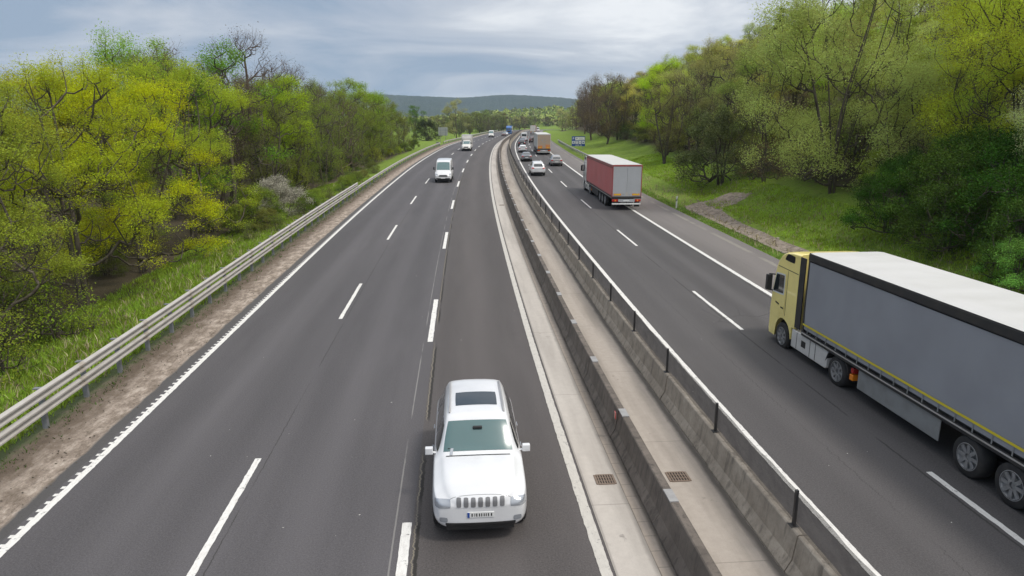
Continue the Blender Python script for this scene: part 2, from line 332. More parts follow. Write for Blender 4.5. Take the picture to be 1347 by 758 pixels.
M['curtain_white'] = plain('white_curtain', (0.55, 0.53, 0.50), 0.55, 0, 0.4, 0.8, dirtcol=(0.35, 0.33, 0.3))
M['roof_tarp'] = plain('roof_tarpaulin', (0.54, 0.53, 0.51), 0.6, 0, 0.5, 0.9, dirtcol=(0.46, 0.45, 0.42))
M['door_grey'] = plain('pale_grey_door', (0.40, 0.41, 0.43), 0.4, 0, 0.3, 1.0, dirtcol=(0.28, 0.28, 0.29))
M['door_orange'] = plain('dusty_tan_door', (0.40, 0.30, 0.22), 0.5, 0, 0.5, 1.2, dirtcol=(0.30, 0.25, 0.21))
M['orange'] = plain('orange_panel', (0.58, 0.22, 0.06), 0.5, 0, 0.5, 1.2, dirtcol=(0.35, 0.22, 0.14))
M['skirt'] = plain('grey_skirt', (0.26, 0.265, 0.26), 0.5, 0, 0.3)
M['rail_edge'] = plain('roof_bow_grey', (0.40, 0.39, 0.38), 0.6)
M['stripe'] = plain('yellow_stripe', (0.72, 0.58, 0.03), 0.5)
M['redfr'] = paint('red_frame_paint', (0.34, 0.06, 0.06), 0.4)
M['signblue'] = plain('sign_blue', (0.012, 0.055, 0.24), 0.4)
M['signback'] = plain('sign_back_grey', (0.33, 0.34, 0.35), 0.5, 0.2, 0.2)
M['leaf'] = leaf_mat('leaves'); M['leaf_dense'] = leaf_mat('bush_leaves', 0.45, 0.2)
M['bark'] = bark_mat('bark', (0.05, 0.04, 0.03), (0.14, 0.12, 0.09))
M['twig'] = bark_mat('twigs', (0.085, 0.062, 0.047), (0.17, 0.13, 0.10))

# ------------------------------------------------------------------ object helpers
def tag(o, label=None, cat=None, group=None, kind=None):
    if label: o['label'] = label
    if cat: o['category'] = cat
    if group: o['group'] = group
    if kind: o['kind'] = kind
    return o
def empty(name, loc=(0, 0, 0), rz=0.0):
    o = bpy.data.objects.new(name, None); C.objects.link(o); o.location = loc; o.rotation_euler = (0, 0, rz); o.empty_display_size = 0.3; return o
def link(name, me, parent=None):
    o = bpy.data.objects.new(name, me); C.objects.link(o)
    if parent is not None: o.parent = parent
    return o
class MB:
    def __init__(s): s.v = []; s.f = []; s.uv = []
    def add(s, vs, fs):
        b = len(s.v); s.v += [tuple(v) for v in vs]; s.f += [tuple(b+i for i in f) for f in fs]; return s
    def box(s, x0, x1, y0, y1, z0, z1):
        return s.add([(x0,y0,z0),(x1,y0,z0),(x1,y1,z0),(x0,y1,z0),(x0,y0,z1),(x1,y0,z1),(x1,y1,z1),(x0,y1,z1)],
                     [(0,3,2,1),(4,5,6,7),(0,1,5,4),(1,2,6,5),(2,3,7,6),(3,0,4,7)])
    def bar(s, p, q, w, h, up=(0,0,1)):
        p = Vector(p); q = Vector(q); d = (q-p).normalized(); u = Vector(up); sd = d.cross(u).normalized(); u = sd.cross(d).normalized()
        vs = [e + sd*a*w/2 + u*b*h/2 for e in (p, q) for a, b in ((-1,-1),(1,-1),(1,1),(-1,1))]
        return s.add(vs, [(0,1,2,3),(7,6,5,4),(0,4,5,1),(1,5,6,2),(2,6,7,3),(3,7,4,0)])
    def cyl(s, c, axis, r0, r1, half, n=24):
        c = Vector(c); a = Vector(axis).normalized(); t = a.orthogonal().normalized(); b = a.cross(t)
        vs = []
        for k, (e, r) in enumerate(((-half, r0), (half, r1))):
            for i in range(n):
                w = 2*math.pi*i/n; vs.append(c + a*e + (t*math.cos(w)+b*math.sin(w))*r)
        return s.add(vs, [tuple(range(n))[::-1], tuple(range(n, 2*n))] + [(i, (i+1) % n, n+(i+1) % n, n+i) for i in range(n)])
    def lathe(s, c, axis, prof, n=28):
        """prof: list of (along axis, radius)"""
        c = Vector(c); a = Vector(axis).normalized(); t = a.orthogonal().normalized(); b = a.cross(t); vs = []; fs = []
        for (e, r) in prof:
            for i in range(n):
                w = 2*math.pi*i/n; vs.append(c + a*e + (t*math.cos(w)+b*math.sin(w))*max(r, 1e-4))
        for k in range(len(prof)-1):
            for i in range(n): fs.append((k*n+i, k*n+(i+1) % n, (k+1)*n+(i+1) % n, (k+1)*n+i))
        return s.add(vs, fs)
    def extr(s, prof, y0, y1):
        """prof in (x,z), extruded along y"""
        n = len(prof); vs = [(x, y0, z) for x, z in prof] + [(x, y1, z) for x, z in prof]
        return s.add(vs, [tuple(range(n)), tuple(range(2*n-1, n-1, -1))] + [(i, n+i, n+(i+1) % n, (i+1) % n) for i in range(n)])
    def mesh(s, name, m, smooth=False):
        me = bpy.data.meshes.new(name); me.from_pydata(s.v, [], s.f); me.update()
        bm = bmesh.new(); bm.from_mesh(me); bmesh.ops.recalc_face_normals(bm, faces=bm.faces); bm.to_mesh(me); bm.free()
        me.materials.append(m)
        if smooth:
            for p in me.polygons: p.use_smooth = True
        return me
    def build(s, name, m, parent=None, bevel=0.0, smooth=False, seg=2):
        o = link(name, s.mesh(name, m, smooth), parent)
        if bevel:
            b = o.modifiers.new('bevel', 'BEVEL'); b.width = bevel; b.segments = seg; b.limit_method = 'ANGLE'; b.angle_limit = R(32)
            o.data.polygons.foreach_set('use_smooth', [True]*len(o.data.polygons))
            w = o.modifiers.new('wn', 'WEIGHTED_NORMAL'); w.keep_sharp = True
        return o
def raw_mesh(name, V, F, nper, mats, smooth=False):
    """fast mesh from numpy: V (n,3), F (m,nper)"""
    me = bpy.data.meshes.new(name); me.vertices.add(len(V)); me.vertices.foreach_set('co', V.astype(np.float32).ravel())
    me.loops.add(F.size); me.loops.foreach_set('vertex_index', F.astype(np.int32).ravel())
    me.polygons.add(len(F)); me.polygons.foreach_set('loop_start', np.arange(0, F.size, nper, dtype=np.int32))
    try: me.polygons.foreach_set('loop_total', np.full(len(F), nper, dtype=np.int32))
    except Exception: pass
    if smooth: me.polygons.foreach_set('use_smooth', np.ones(len(F), dtype=bool))
    me.update(calc_edges=True); me.validate()
    for m in mats: me.materials.append(m)
    return me
def srange(s0, s1, step0=1.5):
    out = [s0]; s = s0
    while s < s1:
        s += step0*(1+max(s, 0)/120); out.append(min(s, s1))
    return out
def sheet(name, os_, ss_, hf, m, parent=None, kind='structure'):
    V = []; F = []; UV = []
    for s in ss_:
        for o in os_: V.append(P(s, o, hf(s, o))); UV.append((o, s))
    w = len(os_)
    for i in range(len(ss_)-1):
        for j in range(w-1): F.append((i*w+j, i*w+j+1, (i+1)*w+j+1, (i+1)*w+j))
    me = bpy.data.meshes.new(name); me.from_pydata(V, [], F)
    uvl = me.uv_layers.new(name='UVMap')
    li = np.empty(len(me.loops), dtype=np.int32); me.loops.foreach_get('vertex_index', li)
    uvl.data.foreach_set('uv', np.array(UV, dtype=np.float32)[li].ravel())
    me.materials.append(m); me.polygons.foreach_set('use_smooth', [True]*len(F)); me.update()
    o = link(name, me, parent)
    if kind: o['kind'] = kind
    return o
def sweep(prof, ss_, mb=None, closed=True, caps=True):
    """profile [(o,h)] swept along s"""
    mb = mb or MB(); n = len(prof); vs = [P(s, o, h) for s in ss_ for (o, h) in prof]; fs = []
    for i in range(len(ss_)-1):
        for j in range(n if closed else n-1):
            fs.append((i*n+j, i*n+(j+1) % n, (i+1)*n+(j+1) % n, (i+1)*n+j))
    if caps and closed: fs += [tuple(range(n)), tuple((len(ss_)-1)*n+k for k in range(n-1, -1, -1))]
    mb.add(vs, fs); return mb

# ------------------------------------------------------------------ the ground: one sheet reaching the horizon
def build_ground():
    so = [-40, -20, 0] + [2.0*i for i in range(1, 60)] + [118+5*i for i in range(1, 60)] + [430, 470, 520, 600, 700, 850, 1050, 1300, 1700, 2200, 3000, 4200, 5200]
    oo = [-3600, -2400, -1600, -1000, -700, -450, -300, -200, -140, -100, -80, -65, -55, -46, -39, -33, -28, -24, -21, -18.5, -16.5, -15, -13.8, -12.8, -12, -11.4, -10.4, -9.3, -9.1,
          18.3, 18.5, 19.2, 20.2, 20.6, 21.0, 21.4, 21.8, 22.2, 22.6, 23.2, 24, 25, 26.5, 28, 30, 32.5, 35, 38, 42, 47, 53, 60, 68, 78, 90, 104, 120, 140, 170, 210, 260, 330, 450, 700, 1000, 1600, 2400, 3600]
    V = []; L = []
    for s in so:
        for o in oo:
            V.append(P(s, o, gh(s, o)))
            a = 0.0
            if o < -12: a = sm(-13, -20, o)*0.85*(1-sm(165, 178, s)) + 0.30*(1-sm(30, 60, s))
            if o > 18.4:
                a = sm(27, 33, o)*0.9
                a = max(a, 0.42*sm(23.5, 27, o)*math.exp(-((s-34)/7)**2)*1.3)
                if o < 20.3: a = 0.32
            L.append(min(a, 1))
    w = len(oo); F = [(i*w+j, i*w+j+1, (i+1)*w+j+1, (i+1)*w+j) for i in range(len(so)-1) for j in range(w-1)]
    me = bpy.data.meshes.new('ground'); me.from_pydata(V, [], F)
    ca = me.color_attributes.new('litter', 'FLOAT_COLOR', 'POINT')
    ca.data.foreach_set('color', np.repeat(np.array(L, dtype=np.float32), 4))
    me.polygons.foreach_set('use_smooth', [True]*len(F)); me.materials.append(M['ground']); me.update()
    tag(link('ground', me), kind='structure')
build_ground()
SR = srange(-30, 900, 2.0)
def road_sheet(name, o0, o1, h, m, s0=-30, s1=900, div=1):
    os_ = [o0+(o1-o0)*i/div for i in range(div+1)]
    return sheet(name, os_, [s for s in srange(s0, s1, 2.0)], lambda s, o: h, m)
road_sheet('road_main_lanes', -9.02, -0.92, 0.0, M['asphalt_left'], div=4)
road_sheet('road_overtaking_lane', -0.92, 2.90, 0.0, M['asphalt_fast'], div=2)
road_sheet('road_edge_strip', 2.90, 3.72, 0.006, M['strip'])
road_sheet('road_gutter', 3.72, 4.3, 0.002, M['gutter'])
road_sheet('median_floor', 4.3, 6.3, 0.03, M['median'], div=2)
road_sheet('road_right_lanes', 6.3, 14.75, 0.0, M['asphalt_right'], div=4)
road_sheet('road_shoulder', 14.75, 18.42, 0.0, M['asphalt_shoulder'], div=2)
sheet('gravel_verge', [-11.6, -11.2, -10.8, -10.3, -9.8, -9.4, -9.02], srange(-30, 700, 0.8),
      lambda s, o: (-0.004 if o > -9.1 else 0.015*math.sin(s*2.1+o*3)+0.012*math.sin(s*5.3-o*5) - 0.02 + (-0.05 if o < -11.3 else 0)), M['verge'])

# ------------------------------------------------------------------ painted markings
def mark_quads(quads, name, m='paint'):
    """quads: (s0,s1,o0,o1); long ones are cut so they follow the curve"""
    V = []; F = []; UV = []; rj = random.Random(len(quads))
    for (s0, s1, o0, o1) in quads:
        b = len(V); cuts = [s0]; near = (s1-s0) > 1
        while cuts[-1] < s1: cuts.append(min(s1, cuts[-1]+(0.09 if near and 7 < cuts[-1] < 38 else (3 if near else 1))))
        k = len(cuts)-1; w0 = w1 = 0
        for i, s in enumerate(cuts):
            if 7 < s < 38 and near: w0 = w0*.35+rj.gauss(0, .0045); w1 = w1*.35+rj.gauss(0, .0045)
            else: w0 = w1 = 0
            for o in (o0+w0, o1+w1): V.append(P(s, o, 0.0105)); UV.append((o, s))
        for i in range(k): F.append((b+2*i, b+2*i+1, b+2*i+3, b+2*i+2))
    me = bpy.data.meshes.new(name); me.from_pydata(V, [], F); uvl = me.uv_layers.new(name='UVMap')
    li = np.empty(len(me.loops), dtype=np.int32); me.loops.foreach_get('vertex_index', li)
    uvl.data.foreach_set('uv', np.array(UV, dtype=np.float32)[li].ravel()); me.materials.append(M[m]); me.update()
    return tag(link(name, me), kind='structure')
teeth = [(-20+0.31*i, -20+0.31*i+0.105, -8.96, -8.868) for i in range(760)]
mark_quads([(-25, 880, -8.87, -8.70)] + teeth, 'edge_line_marking')
mark_quads([(-25, 880, 2.62, 2.84)], 'edge_line_marking', 'worn_paint')
mark_quads([(-25, 880, 7.54, 7.74)], 'edge_line_marking')
mark_quads([(-25, 880, 14.48, 14.72)], 'edge_line_marking')
mark_quads([(9.0+17.7*i, 14.9+17.7*i, -4.96, -4.81) for i in range(-1, 45)], 'lane_line_marking')
mark_quads([(5.95+17.6*i, 11.85+17.6*i, -1.14, -0.945) for i in range(-1, 45)], 'lane_line_marking')
mark_quads([(7.0+17.2*i, 13.0+17.2*i, 11.10, 11.25) for i in range(-1, 45)], 'lane_line_marking')

# ------------------------------------------------------------------ concrete median barriers
def jersey(centre, hw_foot=0.28, hw_top=0.085, H=0.80):
    c = centre
    return [(c-hw_foot, -0.02), (c-hw_foot, 0.085), (c-hw_foot*0.58, 0.30), (c-hw_top-0.012, H-0.02), (c-hw_top+0.01, H), (c+hw_top-0.01, H), (c+hw_top+0.012, H-0.02), (c+hw_foot*0.58, 0.30), (c+hw_foot, 0.085), (c+hw_foot, -0.02)]
def barrier(name, centre, m, label, off, wob, group=None):
    root = tag(empty(name, P(0, centre)), label, 'barrier')
    mb = MB(); L = 4.0; s = off-L*4; k = 0
    rnd = random.Random(int(centre*10))
    while s < 560:
        e = s+L; d0 = rnd.uniform(-wob, wob); dh = rnd.uniform(-0.008, 0.008)
        if s > 160: e = s+L*3
        pr = [(o+d0, h+(dh if h > 0.2 else 0)) for o, h in jersey(centre)]
        n = 2 if s < 160 else 4
        sweep(pr, [s+0.012+(e-s-0.024)*i/n for i in range(n+1)], mb); s = e
    o = mb.build('barrier_wall', m); inv = Matrix.Translation(Vector(root.location)).inverted(); o.data.transform(inv); o.parent = root
    return root
def to_root(o, root): o.data.transform(root.matrix_basis.inverted()); o.parent = root; return o
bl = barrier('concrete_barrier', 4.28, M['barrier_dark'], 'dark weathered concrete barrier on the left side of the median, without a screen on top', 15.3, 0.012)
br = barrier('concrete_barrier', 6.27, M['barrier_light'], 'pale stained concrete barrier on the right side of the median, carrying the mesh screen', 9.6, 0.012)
for i in range(30):                                    # steel plates clamping the joints of the left barrier
    s = 15.3 - 8 + 4.0*i
    pl = MB(); sweep([(4.19, 0.795), (4.19, 0.823), (4.37, 0.823), (4.37, 0.795)], [s-0.42, s+0.05], pl)
    to_root(pl.build('joint_plate', M['clamp']), bl)
rf = MB(); sweep([(4.075, 0.62), (4.075, 0.80), (4.09, 0.80), (4.09, 0.62)], [15.15, 15.28], rf)
to_root(rf.build('reflector', M['red_lamp']), bl)

def mesh_screen_mat():
    m, n, l, b = mat('wire_mesh_screen'); uv, u, v = uvsep(n, l)
    a = math_(n, l, 'ABSOLUTE', math_(n, l, 'SUBTRACT', math_(n, l, 'FRACT', math_(n, l, 'MULTIPLY', v, 55)), 0.5))
    c = math_(n, l, 'ABSOLUTE', math_(n, l, 'SUBTRACT', math_(n, l, 'FRACT', math_(n, l, 'MULTIPLY', u, 55)), 0.5))
    wire = math_(n, l, 'MAXIMUM', math_(n, l, 'GREATER_THAN', a, 0.29), math_(n, l, 'GREATER_THAN', c, 0.29))
    dirt = rng(n, l, noise(n, l, stretched(n, l, uv, 1.5, 0.8), 2.0, 6, 0.7), 0.35, 0.7)
    col = mixc(n, l, dirt, (0.15, 0.132, 0.118), (0.06, 0.053, 0.048)); l.new(col, b.inputs['Base Color']); b.inputs['Roughness'].default_value = 0.8
    l.new(wire, b.inputs['Alpha']); return m
M['mesh'] = mesh_screen_mat()
def screen():
    root = tag(empty('mesh_screen', P(0, 6.27)), 'dark wire mesh screen on posts along the top of the right median barrier', 'screen')
    rnd = random.Random(3); s = 9.92-8; k = 0
    while s < 420:
        L = 4.0
        if k < 98:
            p = MB(); a = Vector(P(s, 6.245, 0.79)); t = Vector((math.sin(th(s)), math.cos(th(s)), 0)); sd = Vector((t.y, -t.x, 0))
            p.bar(a, a+Vector((0, 0, 0.74)), 0.055, 0.055, up=t); p.bar(a+Vector((0, 0, 0.008)), a+Vector((0, 0, 0.02)), 0.16, 0.16, up=t)
            to_root(p.build('screen_post', M['darkmetal'], bevel=0), root)
        # sagging net: a sheet with a slack, slightly wavy top edge
        V = []; F = []; UV = []; nx, nz = 10, 4; rp = [rnd.uniform(-0.012, 0.012) for _ in range(nx+1)]
        for i in range(nx+1):
            q = s+L*i/nx; sag = 0.025*math.sin(math.pi*i/nx) + rp[i]*(0 if i in (0, nx) else 1)
            for j in range(nz+1):
                h = 0.80+(0.70-sag)*j/nz; V.append(P(q, 6.275+0.012*math.sin(i*1.3+j), h)); UV.append((h, q))
        for i in range(nx):
            for j in range(nz): F.append((i*(nz+1)+j, (i+1)*(nz+1)+j, (i+1)*(nz+1)+j+1, i*(nz+1)+j+1))
        me = bpy.data.meshes.new('net_panel'); me.from_pydata(V, [], F); uvl = me.uv_layers.new(name='UVMap')
        li = np.empty(len(me.loops), dtype=np.int32); me.loops.foreach_get('vertex_index', li)
        uvl.data.foreach_set('uv', np.array(UV, dtype=np.float32)[li].ravel()); me.materials.append(M['mesh'])
        if k < 98: to_root(link('net_panel', me), root)
        else: me2 = me; to_root(link('net_panel', me), root) if False else bpy.data.meshes.remove(me)
        s += L; k += 1
screen()

def w_beam(o, hc, side):
    """W profile of a guard rail, 0.31 m high, facing +o when side=1"""
    pts = [(0.0, -0.155), (0.035, -0.145), (0.088, -0.11), (0.088, -0.07), (-0.005, -0.028), (-0.005, 0.028), (0.088, 0.07), (0.088, 0.11), (0.035, 0.145), (0.0, 0.155)]
    out = [(o+side*x, hc+z) for x, z in pts]; back = [(o+side*(x-0.012), hc+z) for x, z in reversed(pts)]
    return out+back
def guard_rail(label, o0, s0, s1, side, hs, spacing, hpost, flare=None, posts=True, step=2.0):
    of = flare or (lambda s: (0, 0))
    root = tag(empty('guard_rail', P(s0, o0)), label, 'guard rail'); root.location = P(s0, o0)
    ss = []; s = s0
    while s < s1: ss.append(s); s += step
    ss.append(s1)
    for hc in hs:
        mb = MB(); vs = []; fs = []; pr = w_beam(o0, hc, side); n = len(pr)
        for s in ss:
            d, dz = of(s); vs += [P(s, o+d, h+dz) for o, h in pr]
        for i in range(len(ss)-1):
            for j in range(n): fs.append((i*n+j, i*n+(j+1) % n, (i+1)*n+(j+1) % n, (i+1)*n+j))
        fs += [tuple(range(n)), tuple((len(ss)-1)*n+k for k in range(n-1, -1, -1))]
        mb.add(vs, fs); to_root(mb.build('rail_beam', M['galv']), root)
    q = s0+2.2
    while q < min(s1-1, 90):
        for hc in hs:
            sp = MB(); pr = [(o+side*0.005, h) for o, h in w_beam(o0, hc, side)[:10]]; n = len(pr)
            vs = [P(s_, o+of(s_)[0], h+of(s_)[1]) for s_ in (q, q+0.16, q+0.32) for o, h in pr]
            sp.add(vs, [(i*n+j, i*n+j+1, (i+1)*n+j+1, (i+1)*n+j) for i in range(2) for j in range(n-1)])
            for ds in (.06, .26):
                for dh in (-.03, .03):
                    c = Vector(P(q+ds, o0+side*.022+of(q)[0], hc+dh+of(q)[1])); sp.cyl(c, (side, 0, 0), .016, .016, .014, 8)
            to_root(sp.build('rail_splice', M['splice']), root)
        q += 4.14
    s = s0+0.6; k = 0; rest = MB()
    while s < s1:
        p = MB() if k < 95 else rest
        d, dz = of(s); a = Vector(P(s, o0-side*0.10+d, gh(s, o0-side*0.10)-0.3 if abs(o0) > 11.5 else -0.3)); top = Vector(P(s, o0-side*0.10+d, hpost+dz)); a.x, a.y = top.x, top.y
        t = Vector((math.sin(th(s)), math.cos(th(s)), 0))
        p.bar(a, top, 0.13, 0.10, up=t)
        sd = Vector((t.y, -t.x, 0))*side
        for hc in hs:
            c = Vector(P(s, o0-side*0.055+d, hc+dz)); p.bar(c-sd*0.045, c+sd*0.05, 0.10, 0.12)
        if len(hs) > 1: p.bar(top-sd*0.16-Vector((0,0,0.02)), top+sd*0.06-Vector((0,0,0.02)), 0.14, 0.03)
        if k < 95: to_root(p.build('rail_post', M['post']), root)
        s += spacing; k += 1
    if rest.v: tag(to_root(rest.build('rail_post', M['post']), root), kind='stuff')
    return root
RO = -11.02
guard_rail('double guard rail with two stacked beams along the left verge nearest the camera', RO, 4.1, 70.0, 1, (0.60, 1.02), 2.07, 1.14)
guard_rail('single beam guard rail on the left, ending with a bend before the gravel gap', RO, 70.2, 182.0, 1, (0.62,), 2.67, 0.74, flare=lambda s: (-1.9*sm(172, 182, s), -0.1*sm(172, 182, s)))
guard_rail('distant guard rail starting behind the gravel gap on the left road edge', RO, 188.0, 460.0, 1, (0.62,), 3.0, 0.74, flare=lambda s: (-0.8*(1-sm(188, 196, s)), -0.25*(1-sm(188, 194, s))), step=3.0)
guard_rail('short guard rail beside the right shoulder below the blue services sign', 19.6, 106.0, 200.0, -1, (0.60,), 2.67, 0.72, flare=lambda s: (0.5*(1-sm(106, 112, s)), -0.2*(1-sm(106, 110, s))+0.03))

# ------------------------------------------------------------------ drain grates
def grate(s, o, w, L, label, h0):
    root = tag(empty('drain_grate', P(s, o, h0), -th(s)), label, 'drain grate', 'drain grates in the median')
    a = MB(); a.box(-w/2, w/2, -L/2, L/2, -0.0, 0.004); a.build('hollow_shade', M['hollow_shade'], root)  # flat black plate painted as the shade below the bars, no real hole
    f = MB()
    for x in (-w/2, w/2): f.box(x-0.025, x+0.025, -L/2, L/2, 0.0, 0.016)
    for y in (-L/2, L/2): f.box(-w/2+0.026, w/2-0.026, y-0.02, y+0.02, 0.0, 0.015)
    f.build('frame', M['iron'], root)
    b = MB(); n = 7
    for i in range(1, n): x = -w/2+w*i/n; b.box(x-0.016, x+0.016, -L/2+0.021, L/2-0.021, 0.0045, 0.014)
    for y in (-L/6, L/6): b.box(-w/2+0.026, w/2-0.026, y-0.012, y+0.012, 0.0145, 0.0155)
    b.build('bars', M['iron'], root)
grate(13.25, 3.42, 0.42, 0.42, 'square rusty drain grate in the pale strip left of the dark barrier', 0.0065)
grate(13.2, 5.14, 0.46, 0.42, 'rusty drain grate in the floor between the two median barriers', 0.031)
grate(61.0, 3.42, 0.42, 0.42, 'distant small drain grate in the pale strip further up the road', 0.0065)

# ------------------------------------------------------------------ drainage channel on the right
def channel():
    rnd = random.Random(8)
    m, n, l, b = mat('channel_slabs'); uv, u, v = uvsep(n, l)
    f = noise(n, l, uv, 2.2, 8, 0.75); g = noise(n, l, uv, 14, 5, 0.7)
    c = ramp(n, l, f, [(0.34, (0.38, 0.32, 0.26)), (0.52, (0.23, 0.185, 0.145)), (0.70, (0.095, 0.074, 0.056))])
    fr = math_(n, l, 'ABSOLUTE', math_(n, l, 'SUBTRACT', math_(n, l, 'FRACT', math_(n, l, 'DIVIDE', v, 1.25)), 0.5))
    c = mixc(n, l, rng(n, l, fr, 0.475, 0.49), c, (0.03, 0.028, 0.02))
    c = mixc(n, l, rng(n, l, g, 0.55, 0.7, 0, 0.7), c, (0.05, 0.05, 0.025)); l.new(c, b.inputs['Base Color']); b.inputs['Roughness'].default_value = 0.95
    bump(n, l, b, g, 0.8, 0.04)
    # path of the channel in (s,o): straight beside the shoulder, then turning away from the road
    path = [(s, 20.9) for s in range(-20, 57, 2)] + [(57.5, 20.95), (59, 21.3), (60.5, 22.0), (61.8, 23.2), (62.6, 24.6), (63.2, 26.2)]
    V = []; F = []; UV = []; acc = 0; nx = 8
    for i, (s, o) in enumerate(path):
        a = path[max(i-1, 0)]; c2 = path[min(i+1, len(path)-1)]; ds, do = c2[0]-a[0], c2[1]-a[1]; L = math.hypot(ds, do); ns, no = -do/L, ds/L
        if i: acc += math.hypot(s-path[i-1][0], o-path[i-1][1])
        w = 1.25+0.45*sm(52, 62, s)
        for j in range(nx+1):
            t = -1+2*j/nx; q = (s+ns*t*w, o+no*t*w)
            h = gh(*q)
            hh = max(h, -0.62)+0.035+0.02*rnd.random() if s < 57 else h+0.05+0.05*rnd.random()
            V.append(P(q[0], q[1], hh)); UV.append((t*w, acc))
    for i in range(len(path)-1):
        for j in range(nx): F.append((i*(nx+1)+j, i*(nx+1)+j+1, (i+1)*(nx+1)+j+1, (i+1)*(nx+1)+j))
    me = bpy.data.meshes.new('drainage_channel'); me.from_pydata(V, [], F); uvl = me.uv_layers.new(name='UVMap')
    li = np.empty(len(me.loops), dtype=np.int32); me.loops.foreach_get('vertex_index', li)
    uvl.data.foreach_set('uv', np.array(UV, dtype=np.float32)[li].ravel()); me.materials.append(m)
    so = me; o = link('drainage_channel', me); tag(o, kind='structure')
    # loose rubble lying in and beside the channel
    st = MB()
    for k in range(420):
        s = rnd.uniform(20, 64); o = 20.9+rnd.gauss(0, 0.7)+(max(0, s-58)*0.5); r = rnd.uniform(0.03, 0.10)
        c = Vector(G(s, o, r*0.4)); vs = []
        for i in range(8):
            vs.append(c+Vector(((1 if i & 1 else -1)*r*rnd.uniform(.6, 1.2), (1 if i & 2 else -1)*r*rnd.uniform(.6, 1.2), (1 if i & 4 else -1)*r*rnd.uniform(.4, .8))))
        st.add(vs, [(0,2,3,1),(4,5,7,6),(0,1,5,4),(1,3,7,5),(3,2,6,7),(2,0,4,6)])
    tag(st.build('loose_rubble', M['barrier_light']), 'loose broken stones lying in the drainage channel', 'rubble', kind='stuff')
channel()

# ------------------------------------------------------------------ trees: skeleton grown towards scattered tips, leaves at the tips
def tubes(nodes, par, rad, sides=5, twist=0.0):
    """tapered tubes along every parent-child edge, as quads"""
    idx = np.array([i for i in range(len(nodes)) if par[i] >= 0]); a = nodes[par[idx]]; b = nodes[idx]
    ra = rad[par[idx]]; rb = rad[idx]; ra = np.minimum(ra, rb*1.6)
    d = b-a; L = np.linalg.norm(d, axis=1, keepdims=True)+1e-9; d = d/L
    ref = np.where(np.abs(d[:, 2:3]) < 0.9, np.array([[0, 0, 1.0]]), np.array([[1.0, 0, 0]]))
    t = np.cross(d, ref); t /= np.linalg.norm(t, axis=1, keepdims=True)+1e-9; u = np.cross(d, t)
    V = []
    for e, r in ((a-d*0.01, ra), (b, rb)):
        for k in range(sides):
            w = 2*math.pi*k/sides; V.append(e+(t*math.cos(w)+u*math.sin(w))*r[:, None])
    V = np.stack(V, 1); n = len(idx); base = (np.arange(n)*2*sides)[:, None]
    F = np.stack([base+np.array([[k, (k+1) % sides, sides+(k+1) % sides, sides+k]]) for k in range(sides)], 1).reshape(-1, 4)
    return V.reshape(-1, 3), F
def blades(rs, cen, size, up=0.4, droop=0.0, aspect=0.55):
    """folded leaf cards: one rhombus quad per leaf"""
    n = len(cen); nv = rs.normal(size=(n, 3)); nv[:, 2] = np.abs(nv[:, 2])+up; nv /= np.linalg.norm(nv, axis=1, keepdims=True)
    t = np.cross(nv, rs.normal(size=(n, 3))); t /= np.linalg.norm(t, axis=1, keepdims=True)+1e-9; t[:, 2] -= droop; u = np.cross(nv, t)
    s = (size*rs.uniform(0.6, 1.35, n))[:, None]
    V = np.stack([cen-t*s*0.5, cen+u*s*aspect*0.5+nv*s*0.08, cen+t*s*0.5, cen-u*s*aspect*0.5+nv*s*0.08], 1).reshape(-1, 3)
    F = np.arange(n*4).reshape(-1, 4); return V, F
